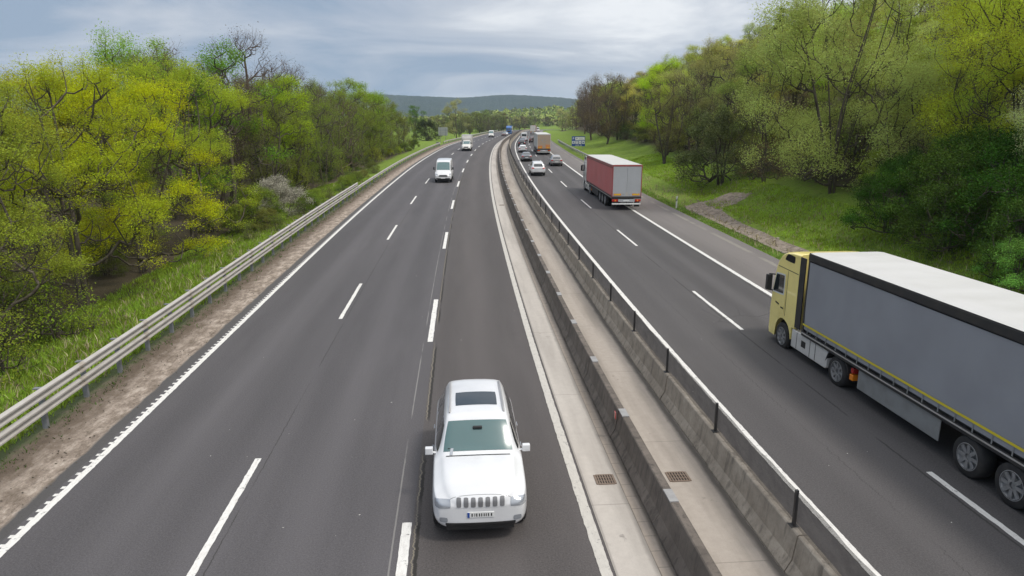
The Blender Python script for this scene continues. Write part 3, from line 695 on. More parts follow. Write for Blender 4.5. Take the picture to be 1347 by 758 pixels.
def grow(seed, H, Rw, base, ntip, trunk_r, prof='round', stems=1, lobes=14, lobe_r=0.34, top=0.86, twigs=3, twig_len=0.7, leaves=30, leaf=0.14, spread=0.42, up_bias=1.0, flat=0.55, leaf_up=0.5):
    rs = np.random.RandomState(seed)
    def pr(t):
        if prof == 'round': return math.sqrt(max(0.02, 1-(abs(t-0.42)/0.62)**2.2))
        if prof == 'vase': return min(1, 0.35+0.9*t)*math.sqrt(max(0.02, 1-max(0, (t-0.55)/0.5)**2))
        if prof == 'column': return math.sqrt(max(0.02, 1-(abs(t-0.45)/0.6)**3))
        if prof == 'cone': return (1-t)*0.95+0.06
        if prof == 'mound': return math.sqrt(max(0.0, 1-t**2.0))
    # lobes give the uneven outline
    lc = []
    for i in range(lobes):
        t = rs.uniform(0.05, 0.97); a = rs.uniform(0, 2*math.pi); q = pr(t)*Rw*rs.uniform(0.45, 0.98)
        lc.append((q*math.cos(a), q*math.sin(a), base+(H-base)*t))
    lc = np.array(lc); tips = []; guard = 0
    lr = Rw*lobe_r*rs.uniform(0.65, 1.35, lobes)
    while len(tips) < ntip and guard < ntip*60:
        guard += 1; k = rs.randint(lobes); v = rs.normal(size=3); v /= np.linalg.norm(v); v *= lr[k]*rs.uniform(0.35, 1.0)**0.6; v[2] *= flat+0.2
        p = lc[k]+v; t = (p[2]-base)/(H-base)
        if t < -0.04 or t > 1.0: continue
        if math.hypot(p[0], p[1]) > Rw*pr(min(max(t, 0), 1))*1.12+0.15: continue
        tips.append(p)
    tips = np.array(tips)
    nodes = []; par = []
    for st in range(stems):
        a = rs.uniform(0, 2*math.pi); a = a if stems == 1 else 2*math.pi*(st+rs.uniform(-.25, .25))/stems; lean = 0 if stems == 1 else rs.uniform(0.08, 0.28); wob = rs.normal(size=2)*0.02*H
        n = max(6, int(H*top/0.55)); p0 = np.array([math.cos(a), math.sin(a), 0])*(0 if stems == 1 else trunk_r*1.3); prev = -1
        for i in range(n+1):
            t = i/n; q = p0+np.array([math.cos(a)*lean*H*top*t**1.2+wob[0]*math.sin(t*5+st), math.sin(a)*lean*H*top*t**1.2+wob[1]*math.sin(t*4+2*st), H*top*t])
            if i == 0: q[2] = -0.4
            nodes.append(q); par.append(prev); prev = len(nodes)-1
    order = np.argsort(np.linalg.norm(tips[:, :2], axis=1)*0.6+tips[:, 2]*0.25); arr = np.zeros((len(nodes)+ntip*5+10, 3)); cnt = len(nodes); arr[:cnt] = np.array(nodes)
    for k in order:
        p = tips[k]; d = arr[:cnt]-p; hor = np.hypot(d[:, 0], d[:, 1]); dist = np.linalg.norm(d, axis=1)
        cost = dist+np.maximum(0, d[:, 2]+0.35*up_bias*hor)*1.6+np.maximum(0, base*0.75-arr[:cnt, 2])*3
        j = int(np.argmin(cost)); a = arr[j]; L = dist[j]; m = 1 if L < 0.5 else (2 if L < 1.2 else (3 if L < 2.5 else 4)); prev = j
        jit = rs.normal(size=3)*0.06*L
        for i in range(1, m+1):
            t = i/m; q = a+(p-a)*t; q = q+jit*math.sin(math.pi*t); q[2] += -0.06*L*math.sin(math.pi*t)*up_bias
            arr[cnt] = q; par.append(prev); prev = cnt; cnt += 1
    nodes = arr[:cnt]; par = np.array(par)
    ends = np.ones(cnt, bool); ends[par[par >= 0]] = False
    acc = np.zeros(cnt); acc[ends] = 1.0
    for i in range(cnt-1, -1, -1):
        if par[i] >= 0: acc[par[i]] += acc[i]
    acc = np.maximum(acc, 1); rad = acc**0.43; rad = rad/rad.max()*trunk_r; rad = np.maximum(rad, 0.009)
    V, F = tubes(nodes, par, rad, 5)
    tipn = nodes[ends]; outd = tipn-np.array([0, 0, H*0.35]); outd /= np.linalg.norm(outd, axis=1, keepdims=True)+1e-9
    # fine twigs
    tv = []; tf = []; ends2 = [tipn]
    if twigs:
        st = np.repeat(tipn, twigs, 0); od = np.repeat(outd, twigs, 0); dr = od*0.7+rs.normal(size=st.shape)*0.6+np.array([0, 0, 0.35]); dr /= np.linalg.norm(dr, axis=1, keepdims=True)
        en = st+dr*(twig_len*rs.uniform(0.4, 1.3, len(st)))[:, None]; ends2.append(en); ends2.append((st+en)/2)
        NN = np.concatenate([st, en]); pp = np.concatenate([np.full(len(st), -1), np.arange(len(st))]); rr = np.concatenate([np.full(len(st), 0.010), np.full(len(st), 0.004)])
        tv, tf = tubes(NN, pp, rr, 3)
    return dict(V=V, F=F, TV=tv, TF=tf, ends=np.concatenate(ends2), rs=rs, leaves=leaves, leaf=leaf, spread=spread, leaf_up=leaf_up, flat=flat)
def tree_meshes(name, mleaf=None, barkm=None, twig_part=True, **kw):
    g = grow(**kw); rs = g['rs']; tr = None
    V, F = g['V'], g['F']
    if len(g['TV']): F = np.concatenate([F, g['TF']+len(V)]); V = np.concatenate([V, g['TV']])
    tr = raw_mesh(name+'_trunk', V, F, 4, [barkm or M['bark']])
    cr = None
    if g['leaves']:
        e = g['ends']; k = rs.poisson(g['leaves'], len(e)); c = np.repeat(e, k, 0); off = rs.normal(size=c.shape)*g['spread']; off[:, 2] *= g['flat']+0.15
        V, F = blades(rs, c+off, g['leaf'], g['leaf_up']); cr = raw_mesh(name+'_crown', V, F, 4, [mleaf or M['leaf']])
        cr.polygons.foreach_set('use_smooth', np.zeros(len(F), dtype=bool))
    return tr, cr
PROTO = {}
def proto(key, **kw): PROTO[key] = tree_meshes(key, **kw)
for i in range(3):   # spreading yellow-green maples (left)
    proto('maple%d' % i, seed=11+i, H=12.5, Rw=5.0, base=1.3, ntip=360, trunk_r=0.165, prof='round', stems=1+i, lobes=26, lobe_r=0.28, top=0.93, twigs=4, twig_len=0.75, leaves=44, leaf=0.088, spread=0.24, up_bias=1.9, flat=0.36, leaf_up=0.9)
for i in range(2):   # tall multi-stem pale green tree
    proto('ash%d' % i, seed=31+i, H=17, Rw=6.0, base=0.4, ntip=900, trunk_r=0.13, prof='column', stems=5, lobes=70, lobe_r=0.27, twigs=3, twig_len=0.8, leaves=40, leaf=0.125, spread=0.38, up_bias=2.4, flat=0.7, leaf_up=0.3)
for i in range(3):   # woodland tree, mid green
    proto('wood%d' % i, seed=51+i, H=14, Rw=4.3, base=1.8, ntip=260, trunk_r=0.22, prof=('round', 'vase', 'column')[i], lobes=26, lobe_r=0.28, twigs=3, twig_len=0.8, leaves=34, leaf=0.135, spread=0.36, up_bias=1.2, flat=0.55)
for i in range(3):   # leafless or barely budding tree, many twigs
    proto('bare%d' % i, seed=71+i, H=13.5, Rw=3.9, base=1.8, ntip=420, trunk_r=0.21, prof=('vase', 'round', 'vase')[i], lobes=34, lobe_r=0.28, twigs=9, twig_len=1.0, leaves=0.55, leaf=0.12, spread=0.22, up_bias=1.6, flat=0.9, barkm=M['twig'])
for i in range(2):   # budding olive tree
    proto('bud%d' % i, seed=81+i, H=12.5, Rw=4.0, base=1.2, ntip=360, trunk_r=0.20, prof=('round', 'vase')[i], stems=1+2*i, lobes=34, lobe_r=0.26, twigs=6, twig_len=0.9, leaves=7.5, leaf=0.12, spread=0.28, up_bias=1.4, flat=0.7)
for i in range(3):   # dense bush
    proto('bush%d' % i, seed=91+i, H=3.4, Rw=2.3, base=0.1, ntip=240, trunk_r=0.09, prof='mound', stems=4, lobes=26, lobe_r=0.34, twigs=2, twig_len=0.35, leaves=46, leaf=0.085, spread=0.20, up_bias=0.8, flat=0.6, mleaf=M['leaf_dense'])
for i in range(2):   # thin scrub
    proto('scrub%d' % i, seed=101+i, H=2.6, Rw=1.6, base=0.1, ntip=150, trunk_r=0.05, prof='mound', stems=5, lobes=18, lobe_r=0.38, twigs=5, twig_len=0.5, leaves=2.6, leaf=0.11, spread=0.14, up_bias=1.3, flat=0.8)
proto('pine', seed=111, H=15, Rw=3.0, base=4.5, ntip=260, trunk_r=0.2, prof='cone', lobes=30, lobe_r=0.3, top=0.98, twigs=3, twig_len=0.5, leaves=22, leaf=0.2, spread=0.2, up_bias=0.3, flat=0.15)

TREES = []
def tree(kind, s, o, scale, col, label, cat='tree', name=None, group=None, rz=None, zs=1.0, sink=0.0, h=None):
    tr, cr = PROTO[kind]; rnd = random.Random(int(s*37+o*91))
    names = {'maple': 'maple_tree', 'ash': 'tall_tree', 'wood': 'broadleaf_tree', 'bare': 'bare_tree', 'bud': 'budding_tree', 'bush': 'bush', 'scrub': 'shrub', 'pine': 'pine_tree'}
    root = empty(name or names[kind.rstrip('0123')], G(s, o, -sink) if h is None else P(s, o, h), rnd.uniform(0, 6.28) if rz is None else rz)
    root.scale = (scale, scale, scale*zs); tag(root, label, cat, group)
    t = link('trunk' if cat == 'tree' else 'stems', tr, root)
    if cr is not None:
        c = link('crown' if cat == 'tree' else 'foliage', cr, root); c.color = (*[min(.72, x*(1.45 if o > 0 else 1.0)) for x in col], 1)  # right-hand crowns: leaf colour brightened to make up for their shaded side
    TREES.append(root); return root

YG = (0.41, 0.47, 0.03); YG2 = (0.31, 0.37, 0.045); PG = (0.33, 0.38, 0.11); MG = (0.19, 0.26, 0.04); BG = (0.13, 0.25, 0.022); OL = (0.22, 0.25, 0.06); DG = (0.035, 0.070, 0.014); BR = (0.14, 0.11, 0.05); PALE = (0.45, 0.50, 0.22); WHT = (0.42, 0.40, 0.32)
def jit(c, rnd, a=0.18):
    k = 1+rnd.uniform(-a, a); return tuple(min(1, x*k*(1+rnd.uniform(-a, a)*0.5)) for x in c)
def left_wood():
    rnd = random.Random(21)
    # hand placed front trees
    tree('maple0', 25.0, -18.2, 0.86, YG2, 'low spreading yellow-green tree at the left edge of the picture, with a forked dark trunk', rz=0.6)
    tree('maple1', 33.5, -18.6, 0.92, YG, 'bright yellow-green tree second from the left behind the stacked guard rail', rz=2.1)
    tree('maple2', 41.0, -19.2, 0.90, (0.52, 0.56, 0.02), 'brightest yellow tree, arching over the grass clearing on the left', rz=4.0)
    tree('maple1', 49.5, -19.6, 0.98, (0.38, 0.46, 0.04), 'fresh green tree to the right of the brightest yellow tree on the left', rz=5.2)
    tree('bush0', 57.5, -15.2, 0.95, WHT, 'shrub with pale blossom just behind the stacked guard rail', 'shrub', name='blossom_shrub')
    tree('bush1', 53.5, -16.2, 0.9, MG, 'green bush left of the blossoming shrub behind the guard rail', 'shrub')
    tree('wood0', 66.0, -22.0, 1.08, (0.17, 0.32, 0.03), 'tall dark green tree standing out among the brown trees on the left', rz=1.0)
    tree('wood1', 75.0, -20.0, 0.9, (0.34, 0.46, 0.03), 'shorter bright green tree at the right of the tall dark green one', rz=1.4)
    tree('bare0', 64.0, -27.0, 1.1, BR, 'leafless tall tree whose forked top rises above the yellow trees on the left', rz=0.4)
    tree('bare2', 78.0, -24.0, 1.25, BR, 'leafless tree with a spiky top rising over the left treeline', rz=2.4)
    gY = 'yellow-green trees in the left wood'; gB = 'brown and olive trees in the left wood'; gU = 'undergrowth under the left trees'
    for (row, o0, s0, ds) in ((1, -25.5, 30, 6.2), (2, -34, 40, 7.5), (3, -45, 52, 9.5)):
        s = s0
        while s < 170:
            o = o0+rnd.uniform(-2.2, 2.2); q = s+rnd.uniform(-1.6, 1.6)
            if s < 52:
                tree(rnd.choice(['maple0', 'maple1', 'maple2', 'bud1']), q, o, rnd.uniform(0.80, 0.95)*(1+0.05*row), jit(rnd.choice([YG, YG2, YG2, MG, PG]), rnd), 'yellow-green tree in the wood behind the front row on the left', group=gY)
            else:
                k = rnd.choice(['bare0', 'bare1', 'bare2', 'bud0', 'bud1', 'bud0', 'bud1', 'wood2', 'wood1' if row < 3 else 'bare1'])
                if k[:4] == 'bare': lb = 'leafless brown tree in the wood on the left'
                elif k[:3] == 'bud': lb = 'olive tree with thin new leaves in the wood on the left'
                else: lb = 'full green tree in the wood on the left'
                tree(k, q, o, rnd.uniform(0.78, 1.06)*(1+0.05*row), jit({'bare': BR, 'bud0': OL, 'bud1': (0.28, 0.34, 0.05), 'wood': (0.26, 0.40, 0.04)}.get(k, {'bar': BR, 'woo': (0.26, 0.40, 0.04)}.get(k[:3], OL)), rnd), lb, group=gB)
            s += ds*rnd.uniform(0.8, 1.2)
    s = 71
    while s < 172:      # front row further up the road
        k = rnd.choice(['bud0', 'bud1', 'bare1', 'bud0', 'wood0'])
        lb = 'leafless brown tree along the front edge of the left wood' if k[:4] == 'bare' else ('olive tree with thin new leaves along the front edge of the left wood' if k[:3] == 'bud' else 'green tree along the front edge of the left wood')
        tree(k, s, -18.6-rnd.uniform(0, 2.5), rnd.uniform(0.62, 0.86), jit(rnd.choice([OL, (0.28, 0.34, 0.05), (0.20, 0.28, 0.04)]), rnd), lb, group=gB)
        s += rnd.uniform(5.0, 8.0)
    s = 24
    while s < 172:
        k = rnd.choice(['scrub0', 'scrub1', 'bush0', 'bush2', 'scrub0']); o = -17.2-rnd.uniform(0, 5)-(3.5 if 30 < s < 52 else 0)
        tree(k, s, o, rnd.uniform(0.6, 1.0)*(0.7 if k[:2] == 'bu' else 1.0), jit(rnd.choice([OL, MG, (0.12, 0.17, 0.03), YG2]), rnd), 'low thin shrub under the trees on the left' if k[:2] == 'sc' else 'low leafy bush under the trees on the left', 'shrub', group=gU)
        s += rnd.uniform(2.6, 5.2)
    for i in range(34):
        q = 20+i*2.3+rnd.uniform(-.8, .8)
        if 18 < q < 47: continue
        tree(rnd.choice(['scrub0', 'scrub1', 'bush0', 'bush1', 'scrub1']), q, -12.9-rnd.uniform(0, 2.0), rnd.uniform(.28, .52), jit(rnd.choice([MG, OL, (0.12, 0.19, 0.03)]), rnd), 'knee-high growth in the grass close behind the left guard rail', 'shrub', group='knee-high growth behind the left guard rail')
    for s, o, k, sc in ((16.5, -15.4, 'scrub0', 0.9), (19.5, -16.2, 'scrub1', 1.1), (22.5, -15.6, 'scrub0', 0.8), (27, -16.4, 'scrub1', 0.9)):
        tree(k, s, o, sc, jit(YG2, rnd), 'thin shrub with small yellow-green leaves in the grass behind the nearest guard rail', 'shrub', group='thin shrubs behind the nearest guard rail')
    # far side of the field beyond the wood
    tree('bush1', 262, -27, 2.1, (0.05, 0.06, 0.025), 'round dark bush on the far field beside the grey sign', 'shrub')
    tree('wood0', 300, -20, 1.15, (0.42, 0.42, 0.17), 'big pale tree beyond the far field, behind the grey sign', rz=1)
    tree('wood1', 300, -37, 0.95, (0.12, 0.22, 0.03), 'green tree beyond the far field, left of the round dark bush')
    tree('wood2', 255, -40, 0.80, (0.13, 0.22, 0.03), 'green tree between the left wood and the far field')
    g = 'row of trees closing the view at the far bend'
    for i in range(34):
        s = rnd.uniform(330, 560); o = rnd.uniform(-75, -14) if i % 2 else -14-rnd.uniform(0, 14)-(0 if s < 400 else 0)
        k = rnd.choice(['bud0', 'bud1', 'wood0', 'bare1', 'wood2']); tree(k, s, o, rnd.uniform(0.55, 0.95), jit(rnd.choice([OL, (0.16, 0.17, 0.07), (0.10, 0.15, 0.04), (0.20, 0.23, 0.07)]), rnd), 'distant tree in the row closing the view at the far bend', group=g)
left_wood()
def belt():
    rnd = random.Random(31); g = 'far belt of trees behind the bend'
    for i in range(96):
        s = rnd.uniform(470, 860); o = -15-rnd.uniform(0, 30)
        if i > 78: s = rnd.uniform(345, 560); o = 30+rnd.uniform(0, 60)
        k = rnd.choice(['wood0', 'wood1', 'wood2', 'bud0', 'bud1', 'bare1']); lb = 'far tree in the belt behind the bend of the road'
        tree(k, s, o, rnd.uniform(0.8, 1.15), jit(rnd.choice([OL, (0.27, 0.27, 0.13), (0.22, 0.28, 0.08), (0.32, 0.36, 0.13), BR]), rnd), lb, group=g)
belt()
def right_wood():
    rnd = random.Random(77)
    tree('ash0', 52.3, 29.5, 1.06, PG, 'largest pale green tree on the right slope, many thin stems rising from the grass', rz=0.5)
    tree('ash1', 43.0, 37.0, 0.95, (0.42, 0.47, 0.05), 'big yellow-green tree right of the largest pale green tree', rz=1.5)
    tree('maple2', 37.5, 38.5, 1.15, (0.46, 0.49, 0.05), 'yellow-green spreading tree above the dark hedge near the right edge', rz=0.2)
    tree('ash0', 33.0, 33.5, 0.60, PALE, 'smaller tree with pale whitish leaves above the dark bushes at the right edge', rz=2.9)
    tree('bud0', 66.0, 29.0, 0.72, (0.13, 0.15, 0.03), 'brown-green tree left of the largest pale green tree', rz=1.0)
    tree('bush2', 70.0, 26.6, 1.75, (0.10, 0.12, 0.045), 'round olive bush by the end of the drainage channel', 'shrub', zs=1.22)
    tree('scrub1', 63.5, 28.5, 1.3, BR, 'brown bare scrub beside the round olive bush', 'shrub')
    tree('bud1', 92.3, 26.3, 0.78, (0.15, 0.14, 0.045), 'brown budding tree with a forked trunk on the grass behind the red truck', rz=0.9)
    tree('bare1', 97.0, 31.0, 0.85, BR, 'leafless tree just behind the brown budding tree on the grass')
    tree('wood0', 122.0, 33.0, 0.95, (0.33, 0.45, 0.03), 'vivid green round tree in the middle of the right slope', rz=1.1)
    tree('wood2', 84.0, 46.0, 0.85, (0.31, 0.47, 0.05), 'vivid green tree higher on the slope behind the largest pale tree')
    tree('wood1', 76.0, 38.0, 0.85, (0.32, 0.46, 0.04), 'yellow-green tree between the round olive bush and the vivid tree above')
    tree('pine', 148.0, 62.0, 0.95, (0.02, 0.03, 0.012), 'dark pine on the skyline of the right hill, the taller one')
    tree('pine', 151.0, 68.0, 0.80, (0.02, 0.03, 0.012), 'dark pine on the skyline of the right hill, the shorter one')
    gD = 'dark bushes along the foot of the right slope'
    for (s, o, sc) in ((40.5, 27.0, 1.05), (37.5, 28.6, 1.25), (34.6, 26.8, 1.1), (36.0, 31.8, 1.35), (31.5, 28.3, 1.25), (32.0, 32.0, 1.4), (28.6, 26.9, 1.0), (27.8, 30.6, 1.35), (40.0, 31.5, 1.3), (24.8, 28.4, 1.2), (22.5, 31.8, 1.4), (43.5, 30.0, 1.0), (30.0, 35.0, 1.4), (20.5, 27.6, 1.0), (17, 30, 1.2)):
        tree(rnd.choice(['bush0', 'bush1', 'bush2']), s, o, sc*0.98, jit((0.042, 0.088, 0.013), rnd, 0.22), 'dense dark green bush in the hedge behind the yellow truck', 'shrub', group=gD)
    tree('bush1', 28.0, 25.6, 0.62, (0.16, 0.32, 0.06), 'lighter green bush in front of the dark hedge at the right edge', 'shrub')
    for (s, o, k, sc, c) in ((46, 35, 'bud1', .55, OL), (49.5, 36.5, 'wood1', .5, YG2), (54, 37, 'wood0', .55, PG), (57.5, 33.5, 'bud0', .55, OL), (60, 38, 'wood2', .6, YG2), (63.5, 34.5, 'wood1', .5, OL), (55, 32.6, 'scrub0', 1.5, OL), (50.5, 32.2, 'bush1', .7, YG2), (47, 32.6, 'scrub1', 1.4, PG), (58.5, 30.0, 'scrub0', 1.5, OL), (67.5, 32.5, 'bud1', .55, BR), (45, 41, 'wood0', .7, MG), (52, 42, 'wood2', .75, YG2), (59, 43, 'wood1', .75, PG), (66, 42, 'wood0', .7, MG), (38, 43, 'wood1', .85, YG2), (41.5, 33.5, 'bud0', .6, YG2), (36.5, 36, 'bud1', .7, PG), (32, 39, 'wood2', .85, YG2), (28, 36, 'wood0', .7, PG), (33.5, 45, 'ash1', .8, YG2), (40, 50, 'ash0', .8, YG2), (47, 49, 'ash1', .75, PG)):
        tree(k, s, o, sc, jit(c, rnd), 'smaller tree or sapling filling the wood behind the largest pale green tree' if k[:2] in ('bu', 'wo', 'as') and k[:4] != 'bush' else 'low thin growth around the foot of the largest pale green tree', 'tree' if k[:2] in ('wo', 'as') or k[:3] == 'bud' else 'shrub', group='growth behind the largest pale green tree' if k[:2] in ('wo', 'as') or k[:3] == 'bud' else 'thin growth round the largest pale green tree')
    gT = 'trees covering the right hillside'
    # jittered rows climbing the slope
    rows = [(33, 70, 7.0), (39, 62, 7.5), (46, 52, 8.5), (54, 48, 9.5), (63, 52, 10.5), (74, 60, 12), (87, 72, 14), (102, 84, 17)]
    for r, (o0, s0, ds) in enumerate(rows):
        s = s0+rnd.uniform(0, 4)
        while s < 330:
            q = s+rnd.uniform(-2.5, 2.5); o = o0+rnd.uniform(-3, 3)
            c = rnd.random()
            if r >= 3 and s < 150: k = rnd.choice(['wood0', 'wood1', 'wood2', 'ash1', 'bud0', 'bud1', 'bare1'])
            elif c < 0.42: k = rnd.choice(['bare0', 'bare1', 'bare2'])
            elif c < 0.62: k = rnd.choice(['bud0', 'bud1'])
            else: k = rnd.choice(['wood0', 'wood1', 'wood2'])
            if k[:4] == 'bare': lb = 'leafless brown tree on the wooded right hillside'; col = BR
            elif k[:3] == 'bud': lb = 'olive tree with thin new leaves on the wooded right hillside'; col = rnd.choice([OL, (0.17, 0.17, 0.05)])
            else: lb = 'leafy green tree on the wooded right hillside'; col = rnd.choice([(0.20, 0.26, 0.05), (0.33, 0.38, 0.06), (0.42, 0.44, 0.07), (0.27, 0.33, 0.05), (0.30, 0.33, 0.11), (0.40, 0.36, 0.09), (0.24, 0.23, 0.08)])
            tree(k, q, o, rnd.uniform(0.68, 0.95)*(0.85 if k[:3] == 'ash' else 1), jit(col, rnd), lb, group=gT+' (%s)' % {'bar': 'leafless', 'bud': 'olive'}.get(k[:3], 'leafy'))
            s += ds*rnd.uniform(0.8, 1.25)*(1+max(0, s-150)/500)
    for s, o, k in ((164, 29.5, 'bare2'), (173, 26.5, 'bare0'), (181, 30, 'bare1'), (190, 28, 'bare2'), (146, 26.8, 'bud0'), (205, 30, 'bare0'), (222, 29, 'bare1'), (240, 31, 'bare2')):
        tree(k, s, o, 1.05*rnd.uniform(0.85, 1.08), BR, 'leafless brown tree in the row at the far end of the right slope', group='leafless trees at the far end of the right slope')
    for i in range(26):
        s = 58+i*5.2+rnd.uniform(-2, 2); o = 30+rnd.uniform(0, 4); k = rnd.choice(['scrub0', 'scrub1', 'bush2', 'scrub1'])
        tree(k, s, o, rnd.uniform(0.8, 1.3), jit(rnd.choice([OL, (0.07, 0.11, 0.025), BR]), rnd), 'low shrub under the trees of the right slope', 'shrub', group='undergrowth of the right slope')
right_wood()
print('TREES', len(TREES))
# small trees for the distance: cheap blobby crowns of leaf cards, one object (a far wood)
def far_wood():
    rs = np.random.RandomState(9); cs = []; 
    for i in range(2600):
        d = rs.uniform(520, 1150); x = rs.uniform(-0.55, 0.45); cs.append((d, x))
    Vs = []; col = []
    for d, x in cs:
        X = d*math.sin(x); Y = d*math.cos(x); hz = hill_near(X, Y)
        if np.min((_x[:1400]-X)**2+(_y[:1400]-Y)**2) < 26**2: continue
        r = rs.uniform(3.0, 5.0); n = 44; v = rs.normal(size=(n, 3)); v /= np.linalg.norm(v, axis=1, keepdims=True); v[:, 2] = np.abs(v[:, 2]); v *= rs.uniform(0.7, 1.05, (n, 1))
        Vs.append(np.array([X, Y, hz+rs.uniform(2.0, 4.5)])+v*np.array([r, r, r*1.25]))
    cen = np.concatenate(Vs); V, F = blades(rs, cen, 2.6, 0.3, aspect=0.9)
    me = raw_mesh('distant_wood', V, F, 4, [M['farleaf']]); o = link('distant_wood', me); tag(o, 'distant wood of light green spring trees on the low hill behind the bend', 'wood', kind='stuff')
ZB = float(_z[-1])
def hill_near(X, Y):
    u = (X-230)/260.0; w = (Y-1230)/330.0
    return ZB - 0.5 + 33*math.exp(-(u*u if X < 170 else u*u*0.15)-w*w)
def far_leaf():
    m, n, l, b = mat('distant_leaves'); tc = n.new('ShaderNodeTexCoord'); ge = n.new('ShaderNodeNewGeometry')
    f = noise(n, l, tc.outputs['Object'], 0.06, 3, 0.6)
    c = ramp(n, l, math_(n, l, 'ADD', f, math_(n, l, 'MULTIPLY', math_(n, l, 'SUBTRACT', ge.outputs['Random Per Island'], 0.5), 0.25)), [(0.35, (0.19, 0.18, 0.09)), (0.5, (0.28, 0.34, 0.09)), (0.65, (0.42, 0.48, 0.12))])
    l.new(c, b.inputs['Base Color']); b.inputs['Roughness'].default_value = 0.9; b.inputs['Specular IOR Level'].default_value = 0.1; return m
M['farleaf'] = far_leaf()
def hills():
    V = []; F = []; nx, ny = 60, 30
    for j in range(ny+1):
        for i in range(nx+1):
            X = -700+1800*i/nx; Y = 640+1200*j/ny; V.append((X, Y, hill_near(X, Y) if 0 < i < nx and 0 < j < ny else ZB-3))
    for j in range(ny):
        for i in range(nx): a = j*(nx+1)+i; F.append((a, a+1, a+nx+2, a+nx+1))
    me = bpy.data.meshes.new('low_hill'); me.from_pydata(V, [], F); me.materials.append(M['ground']); me.polygons.foreach_set('use_smooth', [True]*len(F))
    tag(link('low_hill', me), kind='structure')
    # long forested ridge on the horizon
    m, n, l, b = mat('ridge_forest'); tc = n.new('ShaderNodeTexCoord')
    f = noise(n, l, tc.outputs['Object'], 0.012, 8, 0.75); g = noise(n, l, tc.outputs['Object'], 0.08, 4, 0.7)
    c = ramp(n, l, f, [(0.35, (0.02, 0.032, 0.022)), (0.55, (0.035, 0.05, 0.028)), (0.7, (0.065, 0.075, 0.04))]); c = mixc(n, l, rng(n, l, g, 0.4, 0.7, 0, 0.5), c, (0.02, 0.03, 0.02))
    l.new(c, b.inputs['Base Color']); b.inputs['Roughness'].default_value = 1; bump(n, l, b, g, 1.0, 8.0)
    rs = random.Random(4); V = []; F = []; nx, ny = 420, 26
    for j in range(ny+1):
        t = j/ny
        for i in range(nx+1):
            a = -0.75+1.35*i/nx; d = 2500+1300*t
            prof = 146+6*math.sin(a*9+1)+3*math.sin(a*23)+1.3*math.sin(a*71+2) + (-(a-0.05)*40)
            h = prof*sm(0, 0.72, t)*(1+0.05*math.sin(a*31+t*6))+(rs.uniform(-1.6, 1.6) if 0 < t else -5)
            if t > 0.85: h *= 1-(t-0.85)*2
            V.append((d*math.sin(a), d*math.cos(a), ZB-2+h))
    for j in range(ny):
        for i in range(nx): a = j*(nx+1)+i; F.append((a, a+1, a+nx+2, a+nx+1))
    me = bpy.data.meshes.new('far_ridge'); me.from_pydata(V, [], F); me.materials.append(m); me.polygons.foreach_set('use_smooth', [True]*len(F))
    tag(link('far_ridge', me), kind='structure')
hills(); far_wood()

# ------------------------------------------------------------------ grass: tufts on both verges
def grass():
    rs = np.random.RandomState(5); m = leaf_mat('grass_blades', 0.4, 0.3)
    def tufts(n, sf, of, hgt, name, label, col, nb=5):
        s = sf(n); o = of(n, s); keep = []
        base = []
        for a, b in zip(s, o): base.append(G(a, b, -0.02))
        base = np.repeat(np.array(base), nb, 0); k = len(base)
        base[:, :2] += rs.normal(size=(k, 2))*0.07
        ang = rs.uniform(0, 6.283, k); h = hgt*rs.uniform(0.5, 1.5, k); w = 0.010+0.014*rs.rand(k); lean = rs.normal(size=(k, 2))*0.35*h[:, None]
        t = np.stack([np.cos(ang), np.sin(ang), np.zeros(k)], 1)*w[:, None]; top = base+np.stack([lean[:, 0], lean[:, 1], h], 1); mid = base+np.stack([lean[:, 0]*0.35, lean[:, 1]*0.35, h*0.6], 1)
        V = np.stack([base-t, base+t, mid+t*0.8, top, mid-t*0.8], 1).reshape(-1, 3); F = np.arange(k*5).reshape(-1, 5)
        ob = link(name, raw_mesh(name, V, F, 5, [m])); ob.color = (*col, 1); tag(ob, label, 'grass', kind='stuff')
    tufts(15000, lambda n: 12+rs.rand(n)**1.4*75, lambda n, s: -11.4-np.abs(rs.rand(n))*7.0, 0.20, 'grass', 'green grass growing behind the left guard rail', (0.27, 0.39, 0.05), 5)
    tufts(5000, lambda n: 25+rs.rand(n)**1.2*75, lambda n, s: 18.5+rs.rand(n)*1.2, 0.10, 'grass', 'grass strip between the shoulder and the drainage channel', (0.22, 0.33, 0.07), 4)
    tufts(15000, lambda n: 26+rs.rand(n)**1.3*80, lambda n, s: 22.5+rs.rand(n)*6, 0.16, 'grass', 'green grass on the foot of the right slope', (0.33, 0.47, 0.055), 4)
    tufts(2600, lambda n: 14+rs.rand(n)**1.3*70, lambda n, s: np.where(rs.rand(n) < .5, -11.5-rs.rand(n)*4.5, 18.6+rs.rand(n)*9), 0.30, 'dry_stalks', 'dry pale stalks standing in the grass on both verges', (0.46, 0.40, 0.24), 3)
    tufts(700, lambda n: 10+rs.rand(n)**1.2*80, lambda n, s: -11.1+np.abs(rs.normal(size=n))*0.28, 0.13, 'weeds', 'small weeds growing at the foot of the rail posts', (0.08, 0.15, 0.03), 6)
grass()

